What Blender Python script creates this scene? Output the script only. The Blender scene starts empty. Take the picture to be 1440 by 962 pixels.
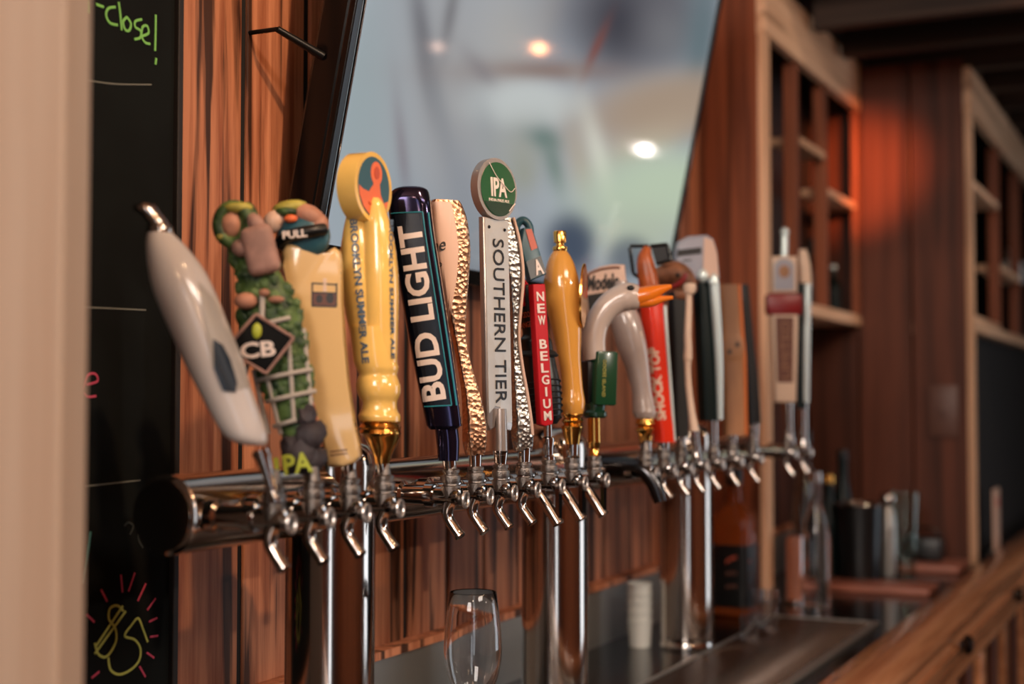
import bpy, bmesh, math, random
from mathutils import Vector, Matrix
random.seed(7)
C = bpy.context.scene.collection
SC = bpy.context.scene
PI = math.pi
rad = math.radians

# ------------------------------------------------------------------ camera
YAW, PITCH, FPX = rad(25.87), math.atan(80/2000), 2000.0
Fv = Vector((math.cos(PITCH)*math.cos(YAW), math.cos(PITCH)*math.sin(YAW), math.sin(PITCH)))
Rv = Vector((math.sin(YAW), -math.cos(YAW), 0))
Uv = Rv.cross(Fv)
cd = bpy.data.cameras.new('camera'); cam = bpy.data.objects.new('camera', cd); C.objects.link(cam)
cd.sensor_width = 36; cd.lens = 50; cd.clip_start = 0.02; cd.clip_end = 60
cam.matrix_world = Matrix(((Rv.x, Uv.x, -Fv.x, 0), (Rv.y, Uv.y, -Fv.y, 0), (Rv.z, Uv.z, -Fv.z, 0), (0, 0, 0, 1)))
cd.dof.use_dof = True; cd.dof.focus_distance = 1.30; cd.dof.aperture_fstop = 3.4; cd.dof.aperture_blades = 0
SC.camera = cam

# ------------------------------------------------------------------ world, lights, exposure
w = bpy.data.worlds.new('world'); SC.world = w; w.use_nodes = True
w.node_tree.nodes['Background'].inputs[0].default_value = (0.10, 0.075, 0.060, 1)
w.node_tree.nodes['Background'].inputs[1].default_value = 1.0
SC.view_settings.view_transform = 'Standard'; SC.view_settings.look = 'None'
SC.view_settings.gamma = 1; SC.view_settings.exposure = -0.2; SC.view_settings.use_curve_mapping = False

def aim(o, loc, tgt):
    o.location = loc
    o.rotation_euler = (Vector(tgt)-Vector(loc)).to_track_quat('-Z', 'Y').to_euler()
def area(name, loc, tgt, sx, sy, e, col):
    l = bpy.data.lights.new(name, 'AREA'); l.shape = 'RECTANGLE'; l.size = sx; l.size_y = sy; l.energy = e; l.color = col
    o = bpy.data.objects.new(name, l); C.objects.link(o); aim(o, loc, tgt); return o
def spot(name, loc, tgt, e, col, ang, blend=.5, r=.03):
    l = bpy.data.lights.new(name, 'SPOT'); l.energy = e; l.color = col; l.spot_size = rad(ang); l.spot_blend = blend; l.shadow_soft_size = r
    o = bpy.data.objects.new(name, l); C.objects.link(o); aim(o, loc, tgt); return o
def point(name, loc, e, col, r=.03):
    l = bpy.data.lights.new(name, 'POINT'); l.energy = e; l.color = col; l.shadow_soft_size = r
    o = bpy.data.objects.new(name, l); C.objects.link(o); o.location = loc; return o
COOL = (.80, .90, 1.0); WARM = (1.0, .62, .34); NEUT = (1.0, .86, .74)
area('window_light_behind', (-2.2, -1.5, .2), (1.2, .6, .2), .40, 2.6, 10, COOL)
area('window_light_street', (3.9, -1.9, .4), (1.6, .6, .4), 1.1, 2.6, 26, COOL)
area('overhead_fill_light', (.2, -1.6, 1.5), (1.3, .6, 0), 1.0, .5, 34, NEUT)  # added overhead fill, not a known ceiling fixture
for i, p in enumerate([(-.6, -.3, 1.05), (.9, -1.0, 1.05), (-.8, -1.9, 1.05)]):
    point('ceiling_fill_uplight', p, 9, (1.0, .60, .32), .05)  # unseen warm lamps added to brighten the ceiling mirrored in the chrome
area('near_fill_light', (-1.5, .1, .9), (1.0, .6, .1), .8, .8, 46, (1.0, .88, .80))  # added soft fill for the post and the near sides of the handles
spot('bar_spot_left', (.70, -.35, 1.25), (1.05, .8, .16), 70, WARM, 26, .7)
spot('wall_fill_middle', (1.25, -1.5, .75), (1.45, .8, -.12), 60, (1.0, .86, .72), 34, .9, .03)  # added fill that brightens the middle of the wall
spot('bar_spot_cabinet', (1.7, -.6, .80), (3.2, .71, .50), 620, (1.0, .27, .09), 10, 1.0)
spot('bar_spot_right', (1.4, -1.2, 1.5), (2.9, .45, .5), 44, (1.0, .78, .58), 34, .9)
for i, p in enumerate([(-.7, -.5, .5), (-.4, -1.1, .55), (-1.4, -.2, .6), (2.6, -1.0, .55)]):
    point('pendant_and_added_bulb_light', p, 3.6, WARM, .05)  # the bulb on the right is added to warm the pipe's reflection

# ------------------------------------------------------------------ helpers
def ray(px, py):
    return Fv + Rv*((px-720)/FPX) + Uv*((481-py)/FPX)
def at(px, py, Y):                       # pixel -> point on the plane y = Y
    d = ray(px, py); return d*(Y/d.y)
def atx(px, py, X):
    d = ray(px, py); return d*(X/d.x)
def atz(px, py, Z):
    d = ray(px, py); return d*(Z/d.z)
def lin(c):
    return tuple(((v/255)/12.92 if v/255 <= .04045 else ((v/255+.055)/1.055)**2.4) for v in c)
def rgba(c): return (*lin(c), 1)

def tag(o, label=None, cat=None, group=None, kind=None):
    if label: o['label'] = label
    if cat: o['category'] = cat
    if group: o['group'] = group
    if kind: o['kind'] = kind
    return o
def empty(name, loc, label=None, cat=None, group=None, rz=0):
    o = bpy.data.objects.new(name, None); o.empty_display_size = .02; C.objects.link(o)
    o.location = loc; o.rotation_euler.z = rz
    return tag(o, label, cat, group)
def link(name, me, parent=None):
    o = bpy.data.objects.new(name, me); C.objects.link(o)
    if parent: o.parent = parent
    return o
def obj(name, bm, m, parent=None, smooth=True, angle=40, scale=None):
    if scale: bmesh.ops.scale(bm, vec=(scale,)*3, verts=bm.verts)
    bmesh.ops.recalc_face_normals(bm, faces=bm.faces)
    me = bpy.data.meshes.new(name)
    if smooth:
        for f in bm.faces: f.smooth = True
        ca = rad(angle)
        for e in bm.edges:
            if len(e.link_faces) == 2 and e.calc_face_angle(0) > ca: e.smooth = False
    bm.to_mesh(me); bm.free()
    me.materials.append(m)
    return link(name, me, parent)
def B(): return bmesh.new()
def box(bm, c, d, bev=0, M=None, seg=2):
    r = bmesh.ops.create_cube(bm, size=1)
    vs = r['verts']
    mat = Matrix.Translation(c) @ Matrix.Diagonal((*d, 1))
    if M is not None: mat = M @ mat
    bmesh.ops.transform(bm, matrix=mat, verts=vs)
    if bev > 0:
        es = list({e for v in vs for e in v.link_edges})
        bmesh.ops.bevel(bm, geom=es, offset=bev, segments=seg, affect='EDGES', profile=.5)
    return bm
def rings_to_bm(bm, rings, cap=True, closed=True):
    vr = [[bm.verts.new(p) for p in r] for r in rings]
    n = len(rings[0])
    for a, b in zip(vr[:-1], vr[1:]):
        for i in range(n if closed else n-1):
            j = (i+1) % n
            bm.faces.new((a[i], a[j], b[j], b[i]))
    if cap and closed:
        bm.faces.new(vr[0][::-1]); bm.faces.new(vr[-1])
    return bm
def lathe(bm, prof, seg=28, M=None, cap=True):
    tot = sum(math.dist(a, b) for a, b in zip(prof[:-1], prof[1:])); q = [prof[0]]
    for a, b in zip(prof[:-1], prof[1:]):          # support rings keep long straight runs straight in reflections
        d = math.dist(a, b)
        if d > .2*tot and len(prof) > 2:
            for k in (.04, .96): q.append((a[0]+(b[0]-a[0])*k, a[1]+(b[1]-a[1])*k))
        q.append(b)
    prof = q
    rings = [[Vector((r*math.cos(2*PI*i/seg), r*math.sin(2*PI*i/seg), z)) for i in range(seg)] for r, z in prof]
    if M is not None: rings = [[M @ p for p in r] for r in rings]
    return rings_to_bm(bm, rings, cap)
def zto(p0, p1):
    d = (Vector(p1)-Vector(p0)).normalized()
    return Matrix.Translation(p0) @ d.to_track_quat('Z', 'Y').to_matrix().to_4x4()
def cyl(bm, p0, p1, r0, r1=None, seg=20, bev=0):
    L = (Vector(p1)-Vector(p0)).length; r1 = r0 if r1 is None else r1
    pr = [(r0, 0), (r1, L)] if not bev else [(r0-bev, 0), (r0, bev), (r1, L-bev), (r1-bev, L)]
    return lathe(bm, pr, seg, zto(p0, p1))
def cat(pts, k=6):
    out = []
    n = len(pts)
    for i in range(n-1):
        p0, p1, p2, p3 = pts[max(i-1, 0)], pts[i], pts[i+1], pts[min(i+2, n-1)]
        for j in range(k):
            t = j/k
            out.append(tuple(.5*((2*b)+(-a+c)*t+(2*a-5*b+4*c-d)*t*t+(-a+3*b-3*c+d)*t**3) for a, b, c, d in zip(p0, p1, p2, p3)))
    out.append(tuple(pts[-1]))
    return out
def tube(bm, pts, r, seg=12, k=6, cap=True):
    """pts: list of (x,y,z) or (x,y,z,r)"""
    P = [tuple(p) if len(p) == 4 else (*p, r) for p in pts]
    P = cat(P, k) if k > 1 and len(P) > 2 else P
    V = [Vector(p[:3]) for p in P]
    T = [(V[min(i+1, len(V)-1)]-V[max(i-1, 0)]).normalized() for i in range(len(V))]
    up = Vector((0, 0, 1)) if abs(T[0].z) < .9 else Vector((1, 0, 0))
    n = T[0].cross(up).normalized(); rings = []
    for i, v in enumerate(V):
        n = (n - T[i]*n.dot(T[i])).normalized(); b = T[i].cross(n)
        rings.append([v+(n*math.cos(2*PI*j/seg)+b*math.sin(2*PI*j/seg))*P[i][3] for j in range(seg)])
    return rings_to_bm(bm, rings, cap)
def prism(bm, outline, t, M=None, bev=0):
    """outline [(u,v)] in XZ plane, thickness t along +Y from 0; front at y=0 (towards -Y)"""
    M = M or Matrix.Identity(4)
    f = [bm.verts.new(M @ Vector((u, 0, v))) for u, v in outline]
    g = [bm.verts.new(M @ Vector((u, t, v))) for u, v in outline]
    n = len(outline); fs = []
    ff = bm.faces.new(f); fb = bm.faces.new(g[::-1])
    for i in range(n):
        bm.faces.new((f[i], g[i], g[(i+1) % n], f[(i+1) % n]))
    if bev > 0:
        es = list(ff.edges)+list(fb.edges)
        bmesh.ops.bevel(bm, geom=es, offset=bev, segments=3, affect='EDGES', profile=.5)
    return bm
def ell(rx, rz, n=36, cx=0, cz=0):
    return [(cx+rx*math.cos(2*PI*i/n), cz+rz*math.sin(2*PI*i/n)) for i in range(n)]
def ico(bm, c, r, sub=2, M=None):
    q = bmesh.ops.create_icosphere(bm, subdivisions=sub, radius=1)
    m = Matrix.Translation(c) @ (M or Matrix.Identity(4)) @ Matrix.Diagonal((*(r if hasattr(r, '__len__') else (r, r, r)), 1))
    bmesh.ops.transform(bm, matrix=m, verts=q['verts']); return bm
def copy_tree(o, parent=None):
    c = o.copy(); C.objects.link(c)
    if parent: c.parent = parent
    for ch in list(o.children): copy_tree(ch, c)
    return c

# ------------------------------------------------------------------ materials
def mat(name, col, rough=.5, metal=0, bump=0, bscale=200, coat=0, spec=.5, var=0, vscale=40, emit=0, trans=0, ior=1.45, stretch=None, col2=None, aniso=0, voro=False):
    m = bpy.data.materials.new(name); m.use_nodes = True
    nt = m.node_tree; p = nt.nodes['Principled BSDF']; L = nt.links.new
    c = lin(col)
    p.inputs['Base Color'].default_value = (*c, 1); p.inputs['Roughness'].default_value = rough; p.inputs['Metallic'].default_value = metal
    p.inputs['Coat Weight'].default_value = coat; p.inputs['Coat Roughness'].default_value = .06
    p.inputs['Specular IOR Level'].default_value = spec; p.inputs['IOR'].default_value = ior
    p.inputs['Transmission Weight'].default_value = trans
    if emit: p.inputs['Emission Color'].default_value = (*c, 1); p.inputs['Emission Strength'].default_value = emit
    tc = nt.nodes.new('ShaderNodeTexCoord'); mp = nt.nodes.new('ShaderNodeMapping'); L(tc.outputs['Object'], mp.inputs[0])
    if stretch: mp.inputs['Scale'].default_value = stretch
    if var or col2:
        n = nt.nodes.new('ShaderNodeTexNoise'); n.inputs['Scale'].default_value = vscale; n.inputs['Detail'].default_value = 5; L(mp.outputs[0], n.inputs['Vector'])
        r = nt.nodes.new('ShaderNodeValToRGB'); L(n.outputs[0], r.inputs[0]); L(r.outputs[0], p.inputs['Base Color'])
        c2 = lin(col2) if col2 else tuple(v*(1-var) for v in c)
        r.color_ramp.elements[0].position = .38; r.color_ramp.elements[0].color = (*c2, 1)
        r.color_ramp.elements[1].position = .62; r.color_ramp.elements[1].color = (*c, 1)
    if bump:
        if voro:
            n = nt.nodes.new('ShaderNodeTexVoronoi'); n.inputs['Scale'].default_value = bscale; src = n.outputs['Distance']
        else:
            n = nt.nodes.new('ShaderNodeTexNoise'); n.inputs['Scale'].default_value = bscale; n.inputs['Detail'].default_value = 3; src = n.outputs[0]
        L(mp.outputs[0], n.inputs['Vector'])
        b = nt.nodes.new('ShaderNodeBump'); b.inputs['Strength'].default_value = bump; b.inputs['Distance'].default_value = .002
        L(src, b.inputs['Height']); L(b.outputs[0], p.inputs['Normal'])
    return m
def wood(name, light, dark, streak, rough=.5, sc=1, axis='z', streak_amt=.5):
    """grain runs along the given axis; each board differs through Object Info random"""
    m = bpy.data.materials.new(name); m.use_nodes = True
    nt = m.node_tree; p = nt.nodes['Principled BSDF']; L = nt.links.new; N = nt.nodes.new
    tc = N('ShaderNodeTexCoord'); oi = N('ShaderNodeObjectInfo'); mp = N('ShaderNodeMapping')
    s = {'z': (38, 38, 1.6), 'x': (1.6, 38, 38), 'y': (38, 1.6, 38)}[axis]
    mp.inputs['Scale'].default_value = tuple(v*sc for v in s)
    mul = N('ShaderNodeMath'); mul.operation = 'MULTIPLY'; mul.inputs[1].default_value = 37; L(oi.outputs['Random'], mul.inputs[0])
    cb = N('ShaderNodeCombineXYZ'); [L(mul.outputs[0], cb.inputs[i]) for i in range(3)]
    L(tc.outputs['Object'], mp.inputs[0])
    ad = N('ShaderNodeVectorMath'); ad.operation = 'ADD'; L(mp.outputs[0], ad.inputs[0]); L(cb.outputs[0], ad.inputs[1])
    n1 = N('ShaderNodeTexNoise'); n1.inputs['Scale'].default_value = 1.9; n1.inputs['Detail'].default_value = 6; n1.inputs['Roughness'].default_value = .62; L(ad.outputs[0], n1.inputs['Vector'])
    n2 = N('ShaderNodeTexNoise'); n2.inputs['Scale'].default_value = 1.15; n2.inputs['Detail'].default_value = 5; n2.inputs['Distortion'].default_value = .5; L(ad.outputs[0], n2.inputs['Vector'])
    r1 = N('ShaderNodeValToRGB'); L(n1.outputs[0], r1.inputs[0])
    r1.color_ramp.elements[0].position = .36; r1.color_ramp.elements[0].color = (*lin(dark), 1)
    r1.color_ramp.elements[1].position = .58; r1.color_ramp.elements[1].color = (*lin(light), 1)
    r2 = N('ShaderNodeValToRGB'); L(n2.outputs[0], r2.inputs[0])
    r2.color_ramp.elements[0].position = .56; r2.color_ramp.elements[0].color = (0, 0, 0, 1)
    r2.color_ramp.elements[1].position = .63; r2.color_ramp.elements[1].color = (streak_amt,)*3+(1,)
    mx = N('ShaderNodeMix'); mx.data_type = 'RGBA'; L(r2.outputs[0], mx.inputs[0]); L(r1.outputs[0], mx.inputs[6]); mx.inputs[7].default_value = rgba(streak)
    hv = N('ShaderNodeHueSaturation'); mr = N('ShaderNodeMapRange'); mr.inputs['To Min'].default_value = .74; mr.inputs['To Max'].default_value = 1.35
    L(oi.outputs['Random'], mr.inputs[0]); L(mr.outputs[0], hv.inputs['Value']); L(mx.outputs[2], hv.inputs['Color']); L(hv.outputs[0], p.inputs['Base Color'])
    p.inputs['Roughness'].default_value = rough; p.inputs['Specular IOR Level'].default_value = .22 if rough > .3 else .5
    b = N('ShaderNodeBump'); b.inputs['Strength'].default_value = .35; b.inputs['Distance'].default_value = .002; L(n1.outputs[0], b.inputs['Height']); L(b.outputs[0], p.inputs['Normal'])
    return m

M = {}
M['chrome'] = mat('chrome', (190, 182, 176), .09, 1)
M['satin'] = mat('satin_nickel', (128, 120, 114), .3, 1, bump=.3, bscale=900)
M['ring'] = mat('pale_nickel_ring', (206, 200, 194), .3, .9)
M['rib'] = mat('tray_steel', (104, 92, 84), .26, .9)
M['emblem'] = mat('navy_emblem', (18, 38, 54), .3)
M['steel'] = mat('brushed_steel', (168, 166, 160), .34, .75, bump=.06, bscale=60, stretch=(1, 30, 30))
M['steel_dark'] = mat('dark_steel', (70, 70, 72), .2, 1)
M['tower'] = mat('tower_chrome', (190, 180, 172), .13, 1)
M['gold'] = mat('brass', (232, 176, 92), .16, 1)
M['copper_foil'] = mat('copper_foil', (190, 148, 118), .32, 1, bump=.45, bscale=240, voro=True)
M['silver_foil'] = mat('silver_foil', (168, 168, 164), .28, 1, bump=.5, bscale=240, voro=True)
M['plank'] = wood('reclaimed_plank', (190, 126, 92), (138, 78, 52), (26, 15, 11), .5, streak_amt=.9)
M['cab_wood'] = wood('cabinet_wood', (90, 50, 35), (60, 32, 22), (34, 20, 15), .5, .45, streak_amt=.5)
M['cab_light'] = wood('pale_pine', (224, 184, 150), (196, 152, 118), (120, 80, 54), .5, .5)
M['cab_light_x'] = wood('pale_pine_level', (224, 184, 150), (196, 152, 118), (120, 80, 54), .5, .5, 'x')
M['cab_side'] = wood('cabinet_side_wood', (142, 80, 52), (100, 54, 36), (44, 24, 16), .5, .6, streak_amt=.6)
M['bar_wood'] = wood('varnished_bar_wood', (208, 146, 104), (168, 108, 72), (120, 74, 48), .14, .5, 'x')
M['post'] = wood('pale_post_wood', (204, 180, 158), (194, 166, 142), (140, 112, 92), .6, .35)
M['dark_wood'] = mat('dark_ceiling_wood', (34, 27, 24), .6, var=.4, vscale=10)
M['joist'] = wood('joist_wood', (66, 52, 44), (42, 34, 30), (24, 19, 17), .6, .4, 'y')
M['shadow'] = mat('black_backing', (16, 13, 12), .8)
M['board'] = mat('chalkboard', (16, 18, 18), .8, spec=.12, col2=(20, 23, 23), vscale=12)
M['black'] = mat('black_plastic', (12, 13, 14), .35)
M['black_matte'] = mat('black_matte', (20, 20, 20), .6)
M['white'] = mat('white_gloss', (214, 206, 200), .14, coat=.6)
M['cream'] = mat('cream_gloss', (216, 180, 124), .14, coat=.6)
M['yellow'] = mat('yellow_enamel', (232, 190, 104), .14, coat=.7, var=.08, vscale=30)
M['amber'] = mat('amber_enamel', (218, 154, 70), .13, coat=.7)
M['navy'] = mat('navy_chrome', (52, 48, 72), .12, .9)
M['navy_label'] = mat('navy_label', (14, 22, 34), .25, .2)
M['cyan'] = mat('cyan_line', (40, 128, 142), .35)
M['letter'] = mat('off_white_print', (222, 206, 196), .4)
M['dark_print'] = mat('dark_print', (24, 20, 20), .4)
M['blue_print'] = mat('blue_grey_print', (62, 84, 104), .4)
M['teal'] = mat('teal_print', (44, 84, 96), .35)
M['orange_print'] = mat('orange_print', (222, 108, 62), .4)
M['orange_line'] = mat('burnt_orange_print', (186, 76, 44), .4)
M['green_label'] = mat('green_label', (28, 82, 48), .22, coat=.5)
M['green_dark'] = mat('dark_green_label', (18, 50, 34), .25, coat=.4)
M['silver'] = mat('engraved_silver', (196, 192, 186), .42, .6, bump=.35, bscale=55, voro=True)
M['silver_edge'] = mat('silver_edge', (176, 166, 160), .32, .8)
M['leaf'] = mat('hop_green', (86, 112, 58), .5, var=.6, vscale=90, bump=.6, bscale=200, col2=(30, 54, 28))
M['leaf_pale'] = mat('hop_yellow_green', (176, 166, 76), .5, var=.4, vscale=60)
M['flesh'] = mat('dusty_pink', (186, 132, 108), .55, var=.3, vscale=80)
M['mauve'] = mat('mauve_grey', (166, 128, 116), .6, var=.3, vscale=80)
M['grey_rod'] = mat('grey_rod', (178, 170, 160), .35)
M['stone'] = mat('dark_stone', (60, 52, 56), .6, var=.4, vscale=60, bump=.8, bscale=90)
M['lime'] = mat('lime_print', (176, 186, 58), .4)
M['red'] = mat('red_gloss', (180, 20, 32), .5, spec=.3)
M['redorange'] = mat('orange_red_gloss', (214, 48, 24), .2, coat=.5)
M['wood_orange'] = mat('painted_orange_brown', (176, 86, 38), .3, var=.3, vscale=60)
M['beak'] = mat('beak_orange', (226, 118, 26), .28, coat=.4)
M['goose'] = mat('goose_grey', (190, 172, 160), .22, coat=.5)
M['pearl'] = mat('pearl_glaze', (176, 160, 152), .18, coat=.6, var=.12, vscale=50)
M['brown_fur'] = mat('carved_brown', (146, 94, 64), .55, var=.5, vscale=60, bump=.5, bscale=120)
M['tan'] = mat('tan_wood_handle', (168, 118, 80), .45, var=.4, vscale=30, stretch=(1, 1, .2))
M['rust'] = mat('rust_edge', (196, 104, 44), .4)
M['cap_grey'] = mat('cap_grey', (150, 150, 160), .35)
M['cap_pink'] = mat('cap_side', (206, 172, 152), .35)
M['bottle_green'] = mat('bottle_green_black', (8, 24, 24), .3, spec=.3)
M['pale_metal'] = mat('pale_satin_metal', (216, 230, 228), .25, .4)
M['cream_matte'] = mat('cream_painted', (212, 184, 160), .45)
M['maroon'] = mat('maroon_plate', (126, 28, 30), .35)
M['brown_panel'] = mat('brown_panel', (96, 52, 36), .45)
M['plate'] = mat('switch_plate', (92, 62, 52), .45)
M['tv_frame'] = mat('tv_bezel', (10, 10, 11), .18)
M['chalk_green'] = mat('green_chalk', (120, 186, 96), .9)
M['chalk_lime'] = mat('lime_chalk', (178, 186, 96), .9)
M['chalk_pink'] = mat('pink_chalk', (196, 74, 104), .9)
M['chalk_white'] = mat('dusty_white_chalk', (110, 112, 106), .9)
M['chalk_faint'] = mat('faint_chalk', (44, 50, 50), .9)
M['chalk_teal'] = mat('teal_chalk', (70, 130, 130), .9)
M['white_cup'] = mat('white_paper', (232, 238, 234), .5)
M['whiskey'] = mat('amber_liquor', (170, 84, 34), .08, trans=.55, ior=1.36)
M['copper_board'] = mat('pinkish_wood_board', (168, 104, 84), .4, var=.2, vscale=12)
M['floor'] = mat('floor_concrete', (58, 48, 42), .5, var=.3, vscale=3)
M['candle'] = mat('peach_wax', (176, 112, 86), .4)
def glass_mat(name, tint=(1, 1, 1), rough=0):
    m = bpy.data.materials.new(name); m.use_nodes = True; nt = m.node_tree
    nt.nodes.remove(nt.nodes['Principled BSDF'])
    g = nt.nodes.new('ShaderNodeBsdfGlass'); g.inputs['Color'].default_value = (*tint, 1); g.inputs['IOR'].default_value = 1.45; g.inputs['Roughness'].default_value = rough
    nt.links.new(g.outputs[0], nt.nodes['Material Output'].inputs[0]); return m
M['glass'] = glass_mat('clear_glass')
M['glass_green'] = glass_mat('green_glass', (.90, .96, .93))

# ------------------------------------------------------------------ setting
YW, ZC, ZCEIL, ZF = .80, -.356, .78, -1.15
def slab(name, lo, hi, m, kind='structure', parent=None, bev=0):
    c = [(a+b)/2 for a, b in zip(lo, hi)]; d = [b-a for a, b in zip(lo, hi)]
    o = obj(name, box(B(), c, d, bev), m, parent, smooth=bev > 0)
    if kind and not parent: o['kind'] = kind
    return o
slab('floor', (-3.5, -3.2, ZF-.05), (7.2, 1.0, ZF), M['floor'])
wall = slab('wall_back', (.2, YW+.016, ZF), (7.0, YW+.09, 1.6), M['shadow'])
slab('wall_far', (6.9, -3.2, ZF), (7.0, YW+.016, 1.6), M['dark_wood'])
slab('ceiling_room', (-3.4, -3.2, 1.6), (2.5, YW+.016, 1.66), M['cab_light'])
slab('wall_left', (-3.5, -3.2, ZF), (-3.4, 1.0, 1.6), M['plank'])
slab('wall_front', (-3.4, -3.3, ZF), (7.0, -3.2, 1.6), M['plank'])
# planks on the back wall
pw = .0985
pm = B(); box(pm, (0, 0, 0), (pw-.0095, .016, 1.86), .0018)
pb = bpy.data.meshes.new('plank')
for f in pm.faces: f.smooth = False
pm.to_mesh(pb); pm.free(); pb.materials.append(M['plank'])
edges = [.30, .41, .52, .63, .74, .86, .965, 1.078, 1.182, 1.282, 1.382, 1.478, 1.573, 1.671, 1.77, 1.868, 1.967, 2.065, 2.164, 2.262, 2.36, 2.46]
for i, (a, b) in enumerate(zip(edges[:-1], edges[1:])):
    o = link('plank', pb, wall); wd = b-a
    o.location = ((a+b)/2, YW+.008+random.uniform(0, .003), -.27+.93); o.scale.x = (wd-.0095)/(pw-.0095)
for x in edges[1:]:                     # black strips standing in for the shade between the planks
    o = obj('seam_shade', box(B(), (0, 0, 0), (.012, .012, 1.86)), M['shadow'], wall, smooth=False); o.location = (x, YW+.010, .66)
# wall under and beyond the cabinets: wider darker boards
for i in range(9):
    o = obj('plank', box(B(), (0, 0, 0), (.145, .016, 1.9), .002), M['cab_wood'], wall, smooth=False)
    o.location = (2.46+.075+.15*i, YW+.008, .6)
# chalkboard strip
cb_x1 = at(233, 500, YW-.006).x
t = empty('chalkboard', (.78, YW-.004, ZC), 'tall black chalkboard with green, yellow and pink chalk on the wall at left', 'chalkboard')
def rel(o, p): return Vector(p)-Vector(o.location)
obj('board', box(B(), rel(t, ((.615+cb_x1)/2, YW-.006, .355)), (cb_x1-.615, .012, 1.42)), M['board'], t, smooth=False)
obj('frame_edge', box(B(), rel(t, (cb_x1+.004, YW-.008, .355)), (.007, .017, 1.42), .001), M['dark_wood'], t, smooth=False)
def ribbon(bm, pts, wpx, Y, k=5, off=(0, 0, 0)):
    P = cat([tuple(p) for p in pts], k) if len(pts) > 2 else pts
    V = [Vector((at(x, y, Y).x, Y, at(x, y, Y).z)) - Vector(off) for x, y in P]
    hw = wpx*.00028
    for i, v in enumerate(V):
        pass
    T = [(V[min(i+1, len(V)-1)]-V[max(i-1, 0)]).normalized() for i in range(len(V))]
    tube(bm, [(v.x, v.y, v.z) for v in V], hw, 6, 1)
    return bm
Yb = YW-.0125
def zA(l): return [(x/3, y/3) for x, y in l]
def zB(l): return [(x/2.9875, 640+y/2.9875) for x, y in l]
def chalk(name, strokes, wpx, m):
    for s in strokes:
        bm = B(); ribbon(bm, s, wpx, Yb, off=t.location)
        for v in bm.verts: v.co.y = (v.co.y-(Yb-t.location.y))*.4+(Yb-t.location.y)
        obj(name, bm, m, t)
chalk('chalk_stroke', [zA(s) for s in [
    [(405, 18), (437, 30)], [(375, 0), (377, 55)],
    [(487, 30), (458, 35), (447, 62), (462, 96), (496, 106)], [(500, 8), (507, 60), (513, 128)],
    [(535, 72), (519, 92), (528, 126), (545, 128), (552, 100), (535, 72)],
    [(598, 82), (571, 90), (570, 114), (592, 130), (592, 158), (566, 166)],
    [(600, 152), (626, 140), (620, 110), (602, 114), (597, 150), (610, 178), (633, 186)],
    [(657, 62), (656, 140), (654, 215)], [(659, 245), (656, 272)]]], 4.6, M['chalk_green'])
chalk('chalk_stroke', [zB(s) for s in [
    [(518, 655), (492, 632), (462, 645), (458, 690), (484, 728), (486, 785), (450, 845), (414, 838), (398, 790)],
    [(516, 634), (405, 800)], [(528, 656), (398, 835)],
    [(620, 785), (600, 730), (580, 686), (552, 715), (524, 760), (566, 776), (590, 815), (583, 865), (548, 903), (500, 922), (464, 902), (455, 852)]]], 4.2, M['chalk_lime'])
chalk('chalk_stroke', [zB(s) for s in [
    [(425, 566), (450, 615)], [(508, 503), (515, 577)], [(567, 494), (540, 573)], [(613, 540), (579, 613)], [(654, 602), (619, 651)],
    [(660, 684), (626, 701)], [(664, 759), (630, 764)], [(616, 830), (647, 852)], [(586, 888), (611, 932)], [(363, 670), (396, 702)],
    [(417, 910), (385, 937)]]]+[[(118, 548), (124, 528), (134, 526), (137, 536), (122, 541)], [(119, 552), (124, 558), (135, 557)]], 3.6, M['chalk_pink'])
chalk('chalk_stroke', [[(118, 112), (160, 118), (213, 119)], [(118, 432), (205, 436)], [zB([(360, 131)])[0], zB([(590, 106)])[0]]], 2.4, M['chalk_white'])
chalk('chalk_stroke', [zB(s) for s in [[(522, 298), (540, 284), (560, 300), (545, 335)], [(625, 300), (590, 310), (580, 350), (600, 390)], [(630, 400), (640, 300), (662, 360), (680, 300), (692, 405)]]], 4, M['chalk_faint'])
chalk('chalk_stroke', [zB([(380, 322), (366, 430), (350, 540)])], 4, M['chalk_teal'])
# steel backsplash, trim, counter
slab('baseboard_back', (.3, YW-.012, ZC), (3.2, YW+.006, -.274), M['steel'])
slab('trim_1', (.3, YW-.018, -.2745), (3.2, YW+.004, -.266), M['plank'])
top = slab('counter', (-.2, .4255, ZC-.03), (7.0, YW+.016, ZC), M['steel_dark'], None)
tag(top, 'dark polished steel back bar counter under the beer taps', 'counter')
slab('wall_bar_base', (-.2, .43, ZF), (7.0, YW+.01, ZC-.03), M['dark_wood'])
# drip tray
t = empty('drip_tray', (1.6, .55, ZC), 'long ribbed steel drip tray set in the counter below the taps', 'drip tray')
x0, x1, y0, y1 = .55, 2.28, .462, .630
bm = B()
for (lo, hi) in [((x0, y0, 0), (x1, y0+.012, .006)), ((x0, y1-.004, 0), (x1, y1, .006)), ((x0, y0+.012, 0), (x0+.008, y1-.004, .006)), ((x1-.008, y0+.012, 0), (x1, y1-.004, .006))]:
    box(bm, ((lo[0]+hi[0])/2-1.6, (lo[1]+hi[1])/2-.55, .003), (hi[0]-lo[0], hi[1]-lo[1], .006), .001)
obj('rim', bm, M['steel'], t, smooth=False)
obj('trough', box(B(), (0+(x0+x1)/2-1.6, (y0+y1)/2-.55, .0008), (x1-x0-.02, y1-y0-.02, .0012)), M['shadow'], t, smooth=False)
bm = B(); n = 0
rib = B(); box(rib, (0, 0, .0024), (.0075, y1-y0-.018, .0040), .0012, seg=1); rm = bpy.data.meshes.new('rib')
for f in rib.faces: f.smooth = True
rib.to_mesh(rm); rib.free(); rm.materials.append(M['rib'])
xx = x0+.013
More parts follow.
